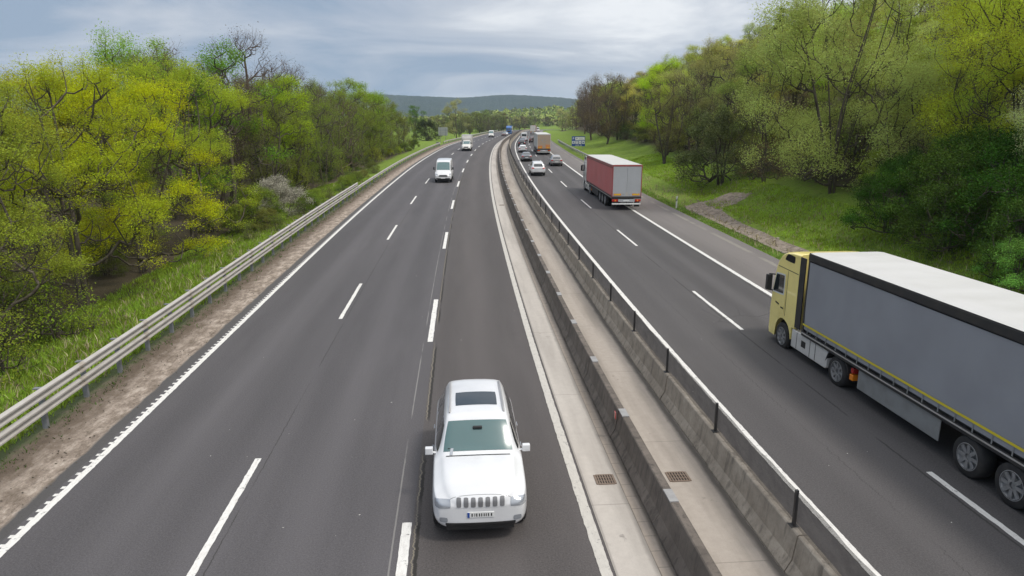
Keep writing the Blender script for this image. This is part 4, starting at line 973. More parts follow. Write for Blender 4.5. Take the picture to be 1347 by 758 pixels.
# ------------------------------------------------------------------ vehicles
def bake(o, mods=True):
    dg = bpy.context.evaluated_depsgraph_get(); dg.update()
    me = bpy.data.meshes.new_from_object(o.evaluated_get(dg)); return me
def car_shell(st, wheels, wr, W, sub=2):
    """st: stations (x, zsill, w, zbelt, wroof, zroof) rear to front; returns a smooth closed shell with wheel arches cut"""
    V = []; F = []
    for (x, zs, w, zb, wf, zt) in st:
        half = [(0, zs), (w*0.80, zs), (w*0.965, zs+0.07), (w*1.0, zs+(zb-zs)*0.45), (w*0.985, zb-0.07), (w*0.955, zb), (wf, zt-0.075), (wf*0.90, zt-0.015), (wf*0.45, zt+0.012), (0, zt+0.018)]
        ring = [(x, y, z) for y, z in half] + [(x, -y, z) for y, z in half[-2:0:-1]]
        V += ring
    n = 18
    for i in range(len(st)-1):
        for j in range(n): F.append((i*n+j, i*n+(j+1) % n, (i+1)*n+(j+1) % n, (i+1)*n+j))
    # end caps as strips across the car (kept as quads)
    for base, rev in ((0, False), ((len(st)-1)*n, True)):
        L = list(range(0, 10)); Rr = [0]+list(range(17, 9, -1))+[9]
        for k in range(9):
            a, b, c, d = base+L[k], base+L[k+1], base+Rr[k+1], base+Rr[k]
            f = [a, b, c, d]; f = [v for i, v in enumerate(f) if v not in f[:i]]
            F.append(tuple(f if rev else f[::-1]))
    me = bpy.data.meshes.new('tmp'); me.from_pydata(V, [], F)
    bm = bmesh.new(); bm.from_mesh(me); bmesh.ops.recalc_face_normals(bm, faces=bm.faces)
    cr = bm.edges.layers.float.get('crease_edge') or bm.edges.layers.float.new('crease_edge')
    for e in bm.edges:
        js = sorted((e.verts[0].index % n, e.verts[1].index % n)); si = e.verts[0].index//n, e.verts[1].index//n
        if js[0] == js[1] and js[0] in (5, 13): e[cr] = 0.55        # belt line
        if js[0] == js[1] and js[0] in (6, 12): e[cr] = 0.25
        if js[0] == js[1] and js[0] in (1, 17): e[cr] = 0.5
    bm.to_mesh(me); bm.free()
    o = bpy.data.objects.new('tmp', me); C.objects.link(o)
    s = o.modifiers.new('s', 'SUBSURF'); s.levels = sub; s.render_levels = sub
    cut = MB()
    for x in wheels:
        for y in (W/2, -W/2): cut.cyl((x, y, wr), (0, 1, 0), wr*1.16, wr*1.16, 0.26, 26)
    if wheels:
        co = cut.build('tmpc', M['plastic']); b = o.modifiers.new('b', 'BOOLEAN'); b.operation = 'DIFFERENCE'; b.object = co; b.solver = 'EXACT'
    m2 = bake(o); full = bake_nobool(o)
    bpy.data.objects.remove(o)
    if wheels: bpy.data.objects.remove(co)
    return m2, full
def bake_nobool(o):
    for m in list(o.modifiers):
        if m.type == 'BOOLEAN': o.modifiers.remove(m)
    return bake(o)
def bvh_of(me): return BVHTree.FromPolygons([v.co.copy() for v in me.vertices], [tuple(p.vertices) for p in me.polygons])
def patch(bvh, corners, dirn, off=0.006, nu=10, nv=6, rnd=0.0):
    """a panel lying on the shell: bilinear quad of corners projected along dirn onto it; rnd rounds the corners"""
    A, B_, Cc, D = [Vector(c) for c in corners]; d = Vector(dirn).normalized(); mb = MB(); grid = []; ok = []
    for j in range(nv+1):
        for i in range(nu+1):
            u = i/nu; v = j/nv
            if rnd:
                uu, vv = u*2-1, v*2-1; k = 1-rnd
                uu2 = uu*math.sqrt(1-rnd*vv*vv/2*1.0) if abs(uu) > 0 else 0; vv2 = vv*math.sqrt(1-rnd*uu*uu/2*1.0); u, v = (uu2+1)/2, (vv2+1)/2
            p = (A*(1-u)+B_*u)*(1-v)+(D*(1-u)+Cc*u)*v
            h = bvh.ray_cast(p-d*3, d)
            if h[0] is None: grid.append(p); ok.append(False)
            else:
                nn = h[1] if h[1].dot(d) < 0 else -h[1]; grid.append(h[0]+nn*off); ok.append(True)
    fs = []
    for j in range(nv):
        for i in range(nu):
            q = (j*(nu+1)+i, j*(nu+1)+i+1, (j+1)*(nu+1)+i+1, (j+1)*(nu+1)+i)
            if all(ok[k] for k in q): fs.append(q)
    mb.add(grid, fs); return mb
def wheel(root, x, y, r, w, side, rimmat, name='wheel', detail=True, spokes=5, twin=False):
    n = 28 if detail else 16
    t = MB(); hw = w/2
    t.lathe((x, y, r), (0, 1, 0), [(-hw, r*0.60), (-hw, r*0.90), (-hw*0.8, r*0.985), (0, r), (hw*0.8, r*0.985), (hw, r*0.90), (hw, r*0.60)], n)
    wo = t.build(name, M['rubber'], root, smooth=True)
    rm = MB(); s = side; e = s*hw
    rm.lathe((x, y, r), (0, s, 0), [(hw*1.0, r*0.66), (hw*1.02, r*0.62), (hw*0.72, r*0.57), (hw*0.45, r*0.30), (hw*0.62, r*0.20), (hw*0.75, r*0.14), (hw*0.75, 0.001)], n)
    if detail and spokes:
        for k in range(spokes):
            a = 2*math.pi*k/spokes; ca, sa = math.cos(a), math.sin(a)
            rm.bar((x+ca*r*0.15, y+s*hw*0.86, r+sa*r*0.15), (x+ca*r*0.60, y+s*hw*0.90, r+sa*r*0.60), r*0.17, 0.03, up=(0, 1, 0))
    rm.build('rim', rimmat, wo, smooth=False)
    return wo
def place(root, s, o, rev=False, yaw=0.0):
    root.location = P(s, o); slope = math.atan((zr(s+3)-zr(s-3))/6.0) if s > 3 else 0
    root.rotation_euler = (0, slope if rev else -slope, math.pi/2-th(s)+(math.pi if rev else 0)+yaw)
def tagm(o, **k): return o

def make_car(label, cat, s, o, rev, paintm, spec, name, group=None):
    root = tag(empty(name), label, cat, group)
    L, W, wr, wx = spec['L'], spec['W'], spec['wr'], spec['wx']; fine = spec.get('fine', False)
    me, full = car_shell(spec['st'], wx, wr, W, 3 if fine else 2); me.materials.clear(); me.materials.append(paintm); me.polygons.foreach_set('use_smooth', [True]*len(me.polygons)); me.name = 'body'
    body = link('body', me, root)
    es = body.modifiers.new('es', 'EDGE_SPLIT'); es.split_angle = R(38)
    bv = bvh_of(full); nu = 16 if fine else 6; nv = 8 if fine else 4
    for nm, corners, d, m, off in spec['patches']:
        ys = (1, -1) if abs(corners[0][1]) > 0.001 and spec_side(corners) else (1,)
        for sy in ys:
            cc = [(x, y*sy, z) for x, y, z in corners]; dd = (d[0], d[1]*sy, d[2])
            p = patch(bv, cc, dd, off, nu, nv, 0.18 if nm in ('headlight', 'side_window', 'tail_light') else 0.06)
            if p.f: p.build(nm, M[m] if isinstance(m, str) else m, root, smooth=True)
    for nm, fn in spec.get('extras', []): fn(root, bv, paintm)
    for x in wx:
        for sy in (1, -1): wheel(root, x, sy*(W/2-0.135), wr, 0.24, sy, M['rim'], detail=fine or s < 130)
    # dark underside between the wheels so the car is not hollow-looking below
    ub = MB(); ub.box(-L/2+0.25, L/2-0.25, -W/2+0.30, W/2-0.30, 0.2, 0.45); ub.build('underbody', M['plastic'], root)
    place(root, s, o, rev); return root
def spec_side(c): return all(y > 0.02 for _, y, _ in c)
def mirrors(x, y, z, w=0.17, h=0.13, m=None):
    def f(root, bv, pm):
        for sy in (1, -1):
            q = MB(); q.box(x-0.055, x+0.055, sy*y if sy > 0 else -y-w, y+w if sy > 0 else -y, z, z+h); q.bar((x, sy*(y-0.10), z+0.02), (x, sy*(y+0.03), z+0.04), 0.05, 0.04)
            q.build('mirror', m or pm, root, bevel=0.03, seg=3)
    return ('mirror', f)
def boxpart(nm, m, *dims, bevel=0.01):
    def f(root, bv, pm):
        q = MB()
        for d in dims: q.box(*d)
        q.build(nm, M[m], root, bevel=bevel)
    return (nm, f)

# ---- white off-roader coming towards the camera
def suv_near():
    st = [(-2.40, .52, .78, .98, .66, 1.05), (-2.34, .40, .90, 1.04, .74, 1.16), (-2.26, .34, .945, 1.07, .72, 1.32), (-2.10, .31, .965, 1.09, .66, 1.62), (-1.85, .31, .97, 1.10, .67, 1.71), (-1.1, .31, .972, 1.09, .69, 1.765), (-.4, .31, .972, 1.09, .70, 1.78), (0.26, .31, .972, 1.09, .70, 1.765), (0.45, .31, .972, 1.085, .695, 1.72),
          (.94, .31, .972, 1.075, .79, 1.235), (1.06, .31, .97, 1.065, .79, 1.20), (1.55, .31, .965, 1.035, .765, 1.185), (1.95, .32, .955, .995, .74, 1.145), (2.14, .33, .925, .94, .70, 1.085), (2.30, .36, .865, .88, .62, 1.0), (2.40, .45, .74, .80, .50, .90)]
    def grille(root, bv, pm):
        fr = patch(bv, [(2.4, -.50, .79), (2.4, .50, .79), (2.4, .48, .985), (2.4, -.48, .985)], (-1, 0, 0), 0.004, 20, 6, 0.05); g = fr.build('grille', M['white'], root, smooth=True)
        for i in range(7):
            y = -.42+i*.140; p = patch(bv, [(2.4, y-.046, .805), (2.4, y+.046, .805), (2.4, y+.046, .97), (2.4, y-.046, .97)], (-1, 0, 0), 0.012, 4, 6, 0.35); p.build('grille_slot', M['slot'], g, smooth=True)
        lo = patch(bv, [(2.4, -.66, .38), (2.4, .66, .38), (2.4, .70, .49), (2.4, -.70, .49)], (-1, 0, 0), 0.006, 20, 4, 0.1); lo.build('lower_intake', M['plastic'], root, smooth=True)
        for sy in (1, -1):
            p = patch(bv, [(2.4, sy*.64, .50), (2.4, sy*.80, .50), (2.4, sy*.80, .60), (2.4, sy*.64, .60)], (-1, 0, 0), 0.008, 6, 5, 0.5); p.build('fog_light', M['lamp'], root, smooth=True)
    def plate(root, bv, pm):
        h = bv.ray_cast(Vector((3.5, 0, .66)), Vector((-1, 0, 0))); x = h[0].x+0.012
        q = MB(); q.box(x-.03, x, -.26, .26, .595, .705); pl = q.build('number_plate', M['plate'], root, bevel=0.004)
        q = MB(); q.box(x+.001, x+.0035, -.258, -.215, 0.597, .703); q.build('plate_band', M['blueband'], pl)
        q = MB(); rnd = random.Random(2); y = -.18
        for k in range(9):
            w = rnd.uniform(.012, .026); q.box(x+.001, x+.0035, y, y+w, .62, .68); y += w+rnd.uniform(.018, .034)
        q.build('plate_strokes', M['ink'], pl)
    def rails(root, bv, pm):
        for sy in (1, -1):
            q = MB(); pts = []
            for i in range(13):
                x = -1.75+1.95*i/12; h = bv.ray_cast(Vector((x, sy*.60, 3)), Vector((0, 0, -1))); z = h[0].z+(0.055 if 0 < i < 12 else 0.012); pts.append((x, sy*.60, z))
            for a, b in zip(pts, pts[1:]): q.bar(a, b, .035, .03)
            q.build('roof_rail', M['silver'], root, bevel=0.006)
    def seams(root, bv, pm):
        for sy in (1, -1):                               # bonnet cut lines, door cuts
            if False: patch(bv, [(1.02, sy*.735, 1.5), (1.02, sy*.742, 1.5), (2.18, sy*.635, 1.5), (2.18, sy*.628, 1.5)], (0, 0, -1), 0.003, 2, 24).build('bonnet_seam', M['darkmetal'], root, smooth=True)
            for x in (.98, -.08, -1.12): patch(bv, [(x, sy*1.2, .42), (x+.010, sy*1.2, .42), (x+.010, sy*1.2, 1.03), (x, sy*1.2, 1.03)], (0, -sy, 0), 0.003, 2, 14).build('door_seam', M['darkmetal'], root, smooth=True)
            for x in (.14, -.92):
                q = MB(); h = bv.ray_cast(Vector((x, sy*2, .95)), Vector((0, -sy, 0))); y = h[0].y+sy*.02; q.box(x-.10, x+.10, min(y, y+sy*.02), max(y, y+sy*.02), .94, .965); q.build('door_handle', M['chrome'], root, bevel=0.006)
        patch(bv, [(2.30, -.60, 1.4), (2.30, .60, 1.4), (2.305, .60, 1.4), (2.305, -.60, 1.4)], (0, 0, -1), 0.003, 24, 2).build('bonnet_seam', M['darkmetal'], root, smooth=True)
        for sy in (1, -1):
            q = MB(); a = Vector((1.01, sy*.10-.05, 1.185)); b = Vector((.87, sy*.10+.52*sy*-1 if sy > 0 else .10-.02, 1.265))
            q.bar((.955, .34*sy+.20, 1.235), (.91, .34*sy-.30, 1.275), .018, .018); q.build('wiper', M['ink'], root)
        q = MB(); q.box(.60, .66, -.10, .10, 1.57, 1.62); q.build('rear_view_mirror', M['ink'], root, bevel=0.01)
    def sticker(root, bv, pm):
        patch(bv, [(1.2, -.60, 1.27), (1.2, -.54, 1.27), (1.2, -.52, 1.42), (1.2, -.58, 1.42)], (-1, 0, -.5), 0.010, 3, 5).build('windscreen_sticker', M['lamp'], root)
        patch(bv, [(1.2, -.68, 1.25), (1.2, .68, 1.25), (1.2, .67, 1.268), (1.2, -.67, 1.268)], (-1, 0, -.6), 0.009, 16, 2).build('windscreen_edge', M['ink'], root)
    spec = dict(L=4.8, W=1.94, wr=.38, wx=(-1.46, 1.46), fine=True, st=st, patches=[
        ('windscreen', [(.95, -.745, 1.22), (.95, .745, 1.22), (.47, .635, 1.69), (.47, -.635, 1.69)], (-1, 0, -.8), 'wscreen', .006),
        ('sunroof', [(-.10, -.47, 2), (-.10, .47, 2), (-.86, .47, 2), (-.86, -.47, 2)], (0, 0, -1), 'glass', .006),
        ('rear_window', [(-2.3, -.58, 1.16), (-2.3, .58, 1.16), (-2.3, .54, 1.56), (-2.3, -.54, 1.56)], (1, 0, 0), 'glass', .006),
        ('side_window', [(.84, .9, 1.16), (.02, .9, 1.15), (.02, .9, 1.60), (.44, .9, 1.59)], (0, -1, 0), 'glass', .006),
        ('side_window', [(-.05, .9, 1.15), (-1.05, .9, 1.16), (-1.05, .9, 1.60), (-.05, .9, 1.60)], (0, -1, 0), 'glass', .006),
        ('side_window', [(-1.15, .9, 1.14), (-1.95, .9, 1.18), (-1.85, .9, 1.54), (-1.15, .9, 1.59)], (0, -1, 0), 'glass', .006),
        ('headlight', [(2.5, .58, .79), (2.5, .89, .77), (2.5, .89, .91), (2.5, .58, .935)], (-1, 0, 0), 'lamp', .007),
        ('tail_light', [(-2.5, .66, .85), (-2.5, .90, .85), (-2.5, .88, 1.10), (-2.5, .66, 1.08)], (1, 0, 0), 'red_lamp', .006)],
        extras=[('g', grille), ('p', plate), ('r', rails), ('s', seams), ('k', sticker), mirrors(.74, .96, 1.09, .17, .15)])
    return make_car('large white off-road car with sunroof and vertical-slot grille, nearest car on the left', 'car', 13.35, 0.46, True, M['white'], spec, 'off_road_car')
suv_near().scale = (1.0, 1.0, 1.06)

def rear_car(kind, label, s, o, pm, rev=False, name='car', dz=0.0):
    """saloon, hatch, crossover or pick-up, seen from the rear and above"""
    H = {'sedan': 1.46, 'hatch': 1.50, 'cross': 1.62, 'pickup': 1.80}[kind]; W = {'sedan': 1.82, 'hatch': 1.78, 'cross': 1.86, 'pickup': 1.90}[kind]; k = W/1.94; zb = H*0.61
    if kind == 'sedan':
        st = [(-2.30, .45, .78, .90, .62, .96), (-2.24, .34, .88, .94, .70, 1.0), (-1.85, .27, .955, .95, .74, 1.03), (-1.55, .26, .97, .95, .74, 1.06), (-.95, .26, .97, .94, .62, 1.38), (-.5, .26, .97, .93, .62, H), (.2, .26, .97, .91, .62, H-.01), (.45, .26, .97, .90, .61, H-.05), (1.15, .26, .97, .89, .73, 1.0), (1.9, .27, .95, .83, .70, .88), (2.2, .30, .88, .75, .64, .79), (2.30, .40, .78, .66, .56, .70)]
        rw = [(-1.5, -.58, 1.06), (-1.5, .58, 1.06), (-.95, .53, 1.37), (-.95, -.53, 1.37)]; rd = (1, 0, -1.0)
    elif kind == 'pickup':
        st = [(-2.42, .55, .86, .98, .70, 1.04), (-2.36, .45, .92, 1.03, .76, 1.12), (-2.2, .38, .955, 1.06, .74, 1.30), (-2.0, .36, .97, 1.08, .67, 1.66), (-1.8, .36, .97, 1.08, .66, H-.05), (-.6, .36, .97, 1.06, .67, H), (.25, .36, .97, 1.05, .66, H-.03), (.45, .36, .97, 1.05, .65, H-.09), (1.15, .36, .97, 1.04, .77, 1.16), (2.1, .38, .95, 1.0, .75, 1.07), (2.34, .45, .86, .9, .68, .95), (2.4, .5, .80, .84, .62, .88)]
        rw = [(-2.3, -.60, 1.20), (-2.3, .60, 1.20), (-2.3, .54, 1.60), (-2.3, -.54, 1.60)]; rd = (1, 0, -.25)
    else:
        st = [(-2.12, .48, .80, .88, .64, .95), (-2.08, .36, .90, .94, .70, 1.05), (-2.0, .28, .945, .96, .70, 1.16), (-1.72, .26, .97, .97, .61, H-.14), (-1.4, .26, .97, .97, .62, H-.04), (-.6, .26, .97, .95, .64, H), (.2, .26, .97, .93, .63, H-.02), (.45, .26, .97, .92, .62, H-.07), (1.12, .26, .97, .91, .74, 1.04*H/1.5), (1.85, .28, .95, .86, .70, .92*H/1.5), (2.1, .32, .86, .78, .62, .82), (2.16, .42, .78, .70, .56, .74)]
        rw = [(-2.1, -.58, H-.46), (-2.1, .58, H-.46), (-2.1, .52, H-.12), (-2.1, -.52, H-.12)]; rd = (1, 0, -.6)
    st = [(x, zs, w*k, zbb, wf*k, zt) for x, zs, w, zbb, wf, zt in st]; x0 = st[0][0]
    zl = .80 if kind != 'pickup' else .95
    spec = dict(L=-x0*2, W=W, wr=.33 if kind != 'pickup' else .38, wx=(-1.36, 1.36), st=st, patches=[
        ('rear_window', rw, rd, 'glass', .008),
        ('windscreen', [(1.10, -.66, 1.03*H/1.5), (1.10, .66, 1.03*H/1.5), (.5, .54, H-.10), (.5, -.54, H-.10)], (-1, 0, -.9), 'wscreen', .008),
        ('side_window', [(.95, .9, zb+.07), (-.25, .9, zb+.08), (-.25, .9, H-.12), (.45, .9, H-.13)], (0, -1, 0), 'glass', .008),
        ('side_window', [(-.33, .9, zb+.08), (-1.35, .9, zb+.12), (-1.0, .9, H-.15), (-.33, .9, H-.12)], (0, -1, 0), 'glass', .008),
        ('tail_light', [(x0, .52*k, zl), (x0, .88*k, zl), (x0, .86*k, zl+.17), (x0, .55*k, zl+.14)], (1, 0, 0), 'red_lamp', .008),
        ('headlight', [(2.5, .5, .60), (2.5, .80, .60), (2.5, .80, .72), (2.5, .5, .73)], (-1, 0, 0), 'lamp', .008),
        ('number_plate', [(x0, -.26, .62), (x0, .26, .62), (x0, .26, .73), (x0, -.26, .73)], (1, 0, 0), 'plate', .012),
        ('rear_bumper', [(x0, -.80*k, .34), (x0, .80*k, .34), (x0, .84*k, .50), (x0, -.84*k, .50)], (1, 0, 0), 'plastic', .008)],
        extras=[mirrors(.72, W/2, zb, .16, .12)])
    return make_car(label, 'car', s, o, rev, pm, spec, name)
rear_car('pickup', 'white off-road car driving away in the left lane, level with the red truck cab', 90.6, 8.95, M['white'])
rear_car('cross', 'silver-brown crossover driving away in the right lane between the red truck and the orange truck', 105.6, 12.8, M['silver'])
rear_car('sedan', 'grey saloon driving away in the left lane ahead of the white off-road car', 115.6, 8.75, M['grey'])
rear_car('hatch', 'small white hatchback driving away between the grey saloon and the black car', 141.8, 9.0, M['white'])
rear_car('cross', 'black car driving away ahead of the small white hatchback', 168.6, 9.25, M['blackp'])
rear_car('sedan', 'dark blue car in the far queue between the black car and the white van', 190, 9.6, M['navy'])
rear_car('cross', 'dark car ahead of the orange truck, half hidden by it', 196, 12.2, M['maroon'])
rear_car('hatch', 'tiny white car in front of the blue truck on the left carriageway', 300, 1.35, M['white'], rev=True)
rear_car('cross', 'tiny dark brown car on the left carriageway beside the far barrier', 285, 1.0, M['maroon'], rev=True)
rear_car('hatch', 'tiny white car at the far bend of the right carriageway', 430, 15.5, M['white'])

# ---- vans
def van(label, s, o, rev, pm, box=False, name='van', lower=None, top=None, H=2.55):
    Wd = 2.05
    if not box:
        st = [(-2.75, .50, .90, 1.30, .84, 2.30), (-2.72, .38, .98, 1.32, .88, H-.06), (-2.5, .32, 1.0, 1.34, .88, H), (-.5, .32, 1.0, 1.34, .88, H), (.75, .32, 1.0, 1.32, .86, H-.03), (1.05, .32, 1.0, 1.30, .83, H-.16), (1.95, .32, 1.0, 1.20, .82, 1.42), (2.10, .32, .99, 1.17, .81, 1.32), (2.48, .34, .96, 1.02, .76, 1.12), (2.66, .38, .90, .86, .68, .96), (2.72, .46, .82, .76, .60, .86)]
    else:
        st = [(-.2, .40, .96, 1.28, .82, 2.08), (-.15, .34, 1.0, 1.30, .84, 2.16), (.4, .32, 1.0, 1.30, .84, 2.2), (.85, .32, 1.0, 1.30, .82, 2.12), (1.9, .32, 1.0, 1.20, .82, 1.42), (2.10, .32, .99, 1.17, .81, 1.32), (2.48, .34, .96, 1.02, .76, 1.12), (2.66, .38, .90, .86, .68, .96), (2.72, .46, .82, .76, .60, .86)]
    Hc = H if not box else 2.2
    def more(root, bv, p_):
        if box:
            q = MB(); q.box(-3.6, -.25, -1.12, 1.12, .75, 3.25); q.build('cargo_box', p_, root, bevel=.03)
            q = MB(); q.box(-.30, .2, -1.0, 1.0, 2.18, 2.85); q.build('roof_fairing', p_, root, bevel=.12, seg=3)
            q = MB(); q.box(-3.5, -.2, -.4, .4, .45, .74); q.build('chassis', M['plastic'], root)
        patch(bv, [(2.9, -.55, .74), (2.9, .55, .74), (2.9, .42, .93), (2.9, -.42, .93)], (-1, 0, 0), .01, 10, 5, .2).build('grille', M['ink'], root, smooth=True)
        patch(bv, [(2.9, -.30, .80), (2.9, .30, .80), (2.9, .28, .83), (2.9, -.28, .83)], (-1, 0, 0), .02, 8, 2).build('grille_bar', M['chrome'], root, smooth=True)
        patch(bv, [(2.9, -.95, .36), (2.9, .95, .36), (2.9, .93, .58), (2.9, -.93, .58)], (-1, 0, 0), .012, 12, 4).build('front_bumper', M['plastic'], root, smooth=True)
        patch(bv, [(2.9, -.26, .52), (2.9, .26, .52), (2.9, .26, .62), (2.9, -.26, .62)], (-1, 0, 0), .03, 6, 2).build('number_plate', M['plate'], root, smooth=True)
    spec = dict(L=5.4, W=Wd, wr=.36, wx=(-1.65 if not box else -2.5, 1.62), st=st, patches=[
        ('windscreen', [(1.96, -.78, 1.46), (1.96, .78, 1.46), (1.1 if not box else .92, .74, Hc-.24), (1.1 if not box else .92, -.74, Hc-.24)], (-1, 0, -.8), 'wscreen', .008),
        ('side_window', [(1.75, 1.2, 1.40), (.75, 1.2, 1.42), (.75, 1.2, 1.98), (1.25, 1.2, 1.98)], (0, -1, 0), 'glass', .008),
        ('headlight', [(2.9, .60, .88), (2.9, .90, .92), (2.9, .92, 1.10), (2.9, .64, 1.02)], (-1, 0, 0), 'lamp', .01),
        ('tail_light', [(-2.9, .84, .9), (-2.9, .96, .9), (-2.9, .95, 1.5), (-2.9, .84, 1.5)], (1, 0, 0), 'red_lamp', .01),
        ('rear_window', [(-2.9, -.72, 1.5), (-2.9, .72, 1.5), (-2.9, .70, 2.1), (-2.9, -.70, 2.1)], (1, 0, 0), 'glass', .01)],
        extras=[('m', more), mirrors(1.55, 1.03, 1.45, .18, .30, M['plastic'])])
    if box: spec['patches'] = [p for p in spec['patches'] if p[0] not in ('tail_light', 'rear_window')]
    return make_car(label, 'van', s, o, rev, pm, spec, name)
van('white high-roof delivery van with black bumper, driving towards the camera on the left carriageway', 83.0, -2.85, True, M['white'], name='delivery_van')
van('white van with a tall cargo box behind its cab, second van on the left carriageway', 148.0, -2.75, True, M['offwhite'], box=True, name='box_van')
van('far white and blue van, rearmost vehicle seen whole on the left carriageway', 264.0, -2.9, True, M['offwhite'], name='delivery_van')
van('far white van driving away at the head of the left lane queue', 212.0, 9.9, False, M['white'], name='delivery_van')
van('tiny white van at the far bend of the right carriageway', 468.0, 28.0 - 13.0, False, M['white'], name='delivery_van')

# ---- articulated trucks
def truck(label, s, o, rev, cabm, curtain, rear, roofm, rearstyle, near=False, name='articulated_truck', framem='darkmetal', length=13.6, stripe=False):
    root = tag(empty(name), label, 'truck'); LT = length; X0 = LT; bt = bv = .02
    hb = 1.14; ht = 3.86; W = 1.275
    # cab: side profile with the wheel arch, extruded, chamfered front corners
    fx = 16.48; ax = 15.08
    prof = [(14.22, 1.02), (14.22, 3.83), (14.75, 3.80), (15.25, 3.70), (15.62, 3.54), (15.92, 3.30), (16.10, 3.02), (16.20, 2.74), (16.42, 1.98), (fx, 1.45), (fx, .55), (16.42, .38), (15.74, .36), (15.70, .56)]
    for k in range(1, 12):
        a = math.pi*k/12; prof.append((ax+.63*math.cos(a)*1.0, .56+.60*math.sin(a)))
    prof += [(14.44, .56), (14.40, 1.02)]
    prof = [(x if x < 15.75 else 15.75+(x-15.75)*.72, z if z < 2.9 else 2.9+(z-2.9)*.86) for x, z in prof]
    mb = MB(); secs = []
    for (y, inset) in ((-1.245, .20), (-1.14, .05), (-.9, 0), (.9, 0), (1.14, .05), (1.245, .20)):
        secs.append([(x-(inset*max(0, min(1, (x-15.2)/.8))), y, z-(inset*.35 if z > 3.1 else 0)) for x, z in prof])
    n = len(prof); vs = [p for q in secs for p in q]; fs = [tuple(range(n)), tuple(range(6*n-1, 5*n-1, -1))]
    for k in range(5):
        for i in range(n): fs.append((k*n+i, (k+1)*n+i, (k+1)*n+(i+1) % n, k*n+(i+1) % n))
    mb.add(vs, fs); cab = mb.build('cab', cabm, root, bevel=.035, seg=3)
    full = mb.mesh('t', cabm); bvc = bvh_of(full)
    def pt(nm, c, d, m, off=.008, nu=8, nv=6, r=.08, par=root):
        p = patch(bvc, c, d, off, nu, nv, r)
        if p.f: return p.build(nm, M[m] if isinstance(m, str) else m, par, smooth=True)
    pt('windscreen', [(17, -1.06, 2.02), (17, 1.06, 2.02), (17, 1.02, 2.74), (17, -1.02, 2.74)], (-1, 0, 0), 'glass', .012)
    pt('grille', [(17, -.85, .95), (17, .85, .95), (17, .85, 1.75), (17, -.85, 1.75)], (-1, 0, 0), 'plastic', .01)
    for sy in (1, -1):
        pt('headlight', [(17, sy*.72, .66), (17, sy*1.08, .66), (17, sy*1.08, .86), (17, sy*.72, .86)], (-1, 0, 0), 'lamp', .012)
        dr = pt('door', [(16.10, sy*2, 1.12), (15.02, sy*2, 1.12), (15.02, sy*2, 2.86), (15.82, sy*2, 2.82)], (0, -sy, 0), cabm, .010, 10, 8, .04)
        if dr is None: dr = root
        pt('window', [(15.94, sy*2, 2.02), (15.16, sy*2, 2.06), (15.16, sy*2, 2.74), (15.76, sy*2, 2.70)], (0, -sy, 0), 'glass', .020, 6, 5, .10, dr)
        pt('window_frame', [(15.98, sy*2, 1.97), (15.11, sy*2, 2.01), (15.11, sy*2, 2.79), (15.79, sy*2, 2.75)], (0, -sy, 0), 'plate', .014, 6, 5, .08, dr)
        pt('door_handle', [(15.26, sy*2, 1.52), (15.05, sy*2, 1.52), (15.05, sy*2, 1.57), (15.26, sy*2, 1.57)], (0, -sy, 0), 'ink', .03, 3, 2, .0, dr)
        pt('door_badge', [(15.70, sy*2, 1.62), (15.40, sy*2, 1.58), (15.40, sy*2, 1.64), (15.70, sy*2, 1.68)], (0, -sy, 0), 'ink', .016, 4, 2, .3, dr)
        pt('roof_gap_shade', [(15.30, sy*2, 3.30), (14.55, sy*2, 3.28), (14.55, sy*2, 3.54), (15.10, sy*2, 3.56)], (0, -sy, 0), 'hollow_shade', .006, 6, 4, .35)  # flat black patch painting the shade of the roof fairing opening
        pt('cab_seam', [(16.2, sy*2, 3.00), (14.24, sy*2, 2.96), (14.24, sy*2, 2.985), (16.2, sy*2, 3.025)], (0, -sy, 0), 'darkmetal', .004, 8, 2, 0)
        pt('cab_seam', [(14.96, sy*2, 1.05), (14.935, sy*2, 1.05), (14.935, sy*2, 2.95), (14.96, sy*2, 2.95)], (0, -sy, 0), 'darkmetal', .004, 2, 8, 0)
        q = MB(); q.box(15.98, 16.14, sy*1.30 if sy > 0 else -1.50, 1.50 if sy > 0 else -1.30, 2.02, 2.60); q.bar((15.9, sy*1.16, 2.62), (16.06, sy*1.42, 2.62), .05, .05); q.bar((15.95, sy*1.16, 2.0), (16.06, sy*1.42, 2.02), .05, .05)
        q.build('mirror', M['plastic'], root, bevel=.035, seg=3)
        # side fairing / tank between the axles
        q = MB(); q.extr([(14.34, .36), (14.34, 1.00), (12.05, 1.00), (11.98, .92), (11.98, .40), (12.05, .36)], *sorted((sy*.90, sy*1.235))); f_ = q.build('side_fairing', M['offwhite'], root, bevel=.03)
        q = MB(); y0, y1 = sorted((sy*1.236, sy*1.243)); q.box(13.34, 13.62, y0, y1, .58, .80); q.build('filler_hatch', M['ink'], f_)
        q = MB()
        for x in (12.7, 13.05, 13.95): q.box(x-.012, x+.012, y0, y1-0.002, .40, .97)
        q.build('fairing_joint', M['darkmetal'], f_)
        # side deflector behind the cab
        q = MB(); q.box(13.86, 14.21, *sorted((sy*1.20, sy*1.235)), 1.1, 3.6); q.build('side_deflector', M['plastic'] if near else cabm, root)
        # mudguard over the drive wheel, light cluster behind it
        q = MB(); pr = [(11.4+.66*math.cos(R(a)), .52+.66*math.sin(R(a))) for a in range(8, 173, 12)]; pr += [(11.4+.62*math.cos(R(a)), .52+.62*math.sin(R(a))) for a in range(172, 7, -12)]
        q.extr(pr, *sorted((sy*.70, sy*1.24))); q.build('mudguard', M['plastic'], root)
        q = MB(); q.box(10.52, 10.66, *sorted((sy*.80, sy*1.22)), .74, .90); q.build('rear_lamp', M['red_lamp'], root, bevel=.015)
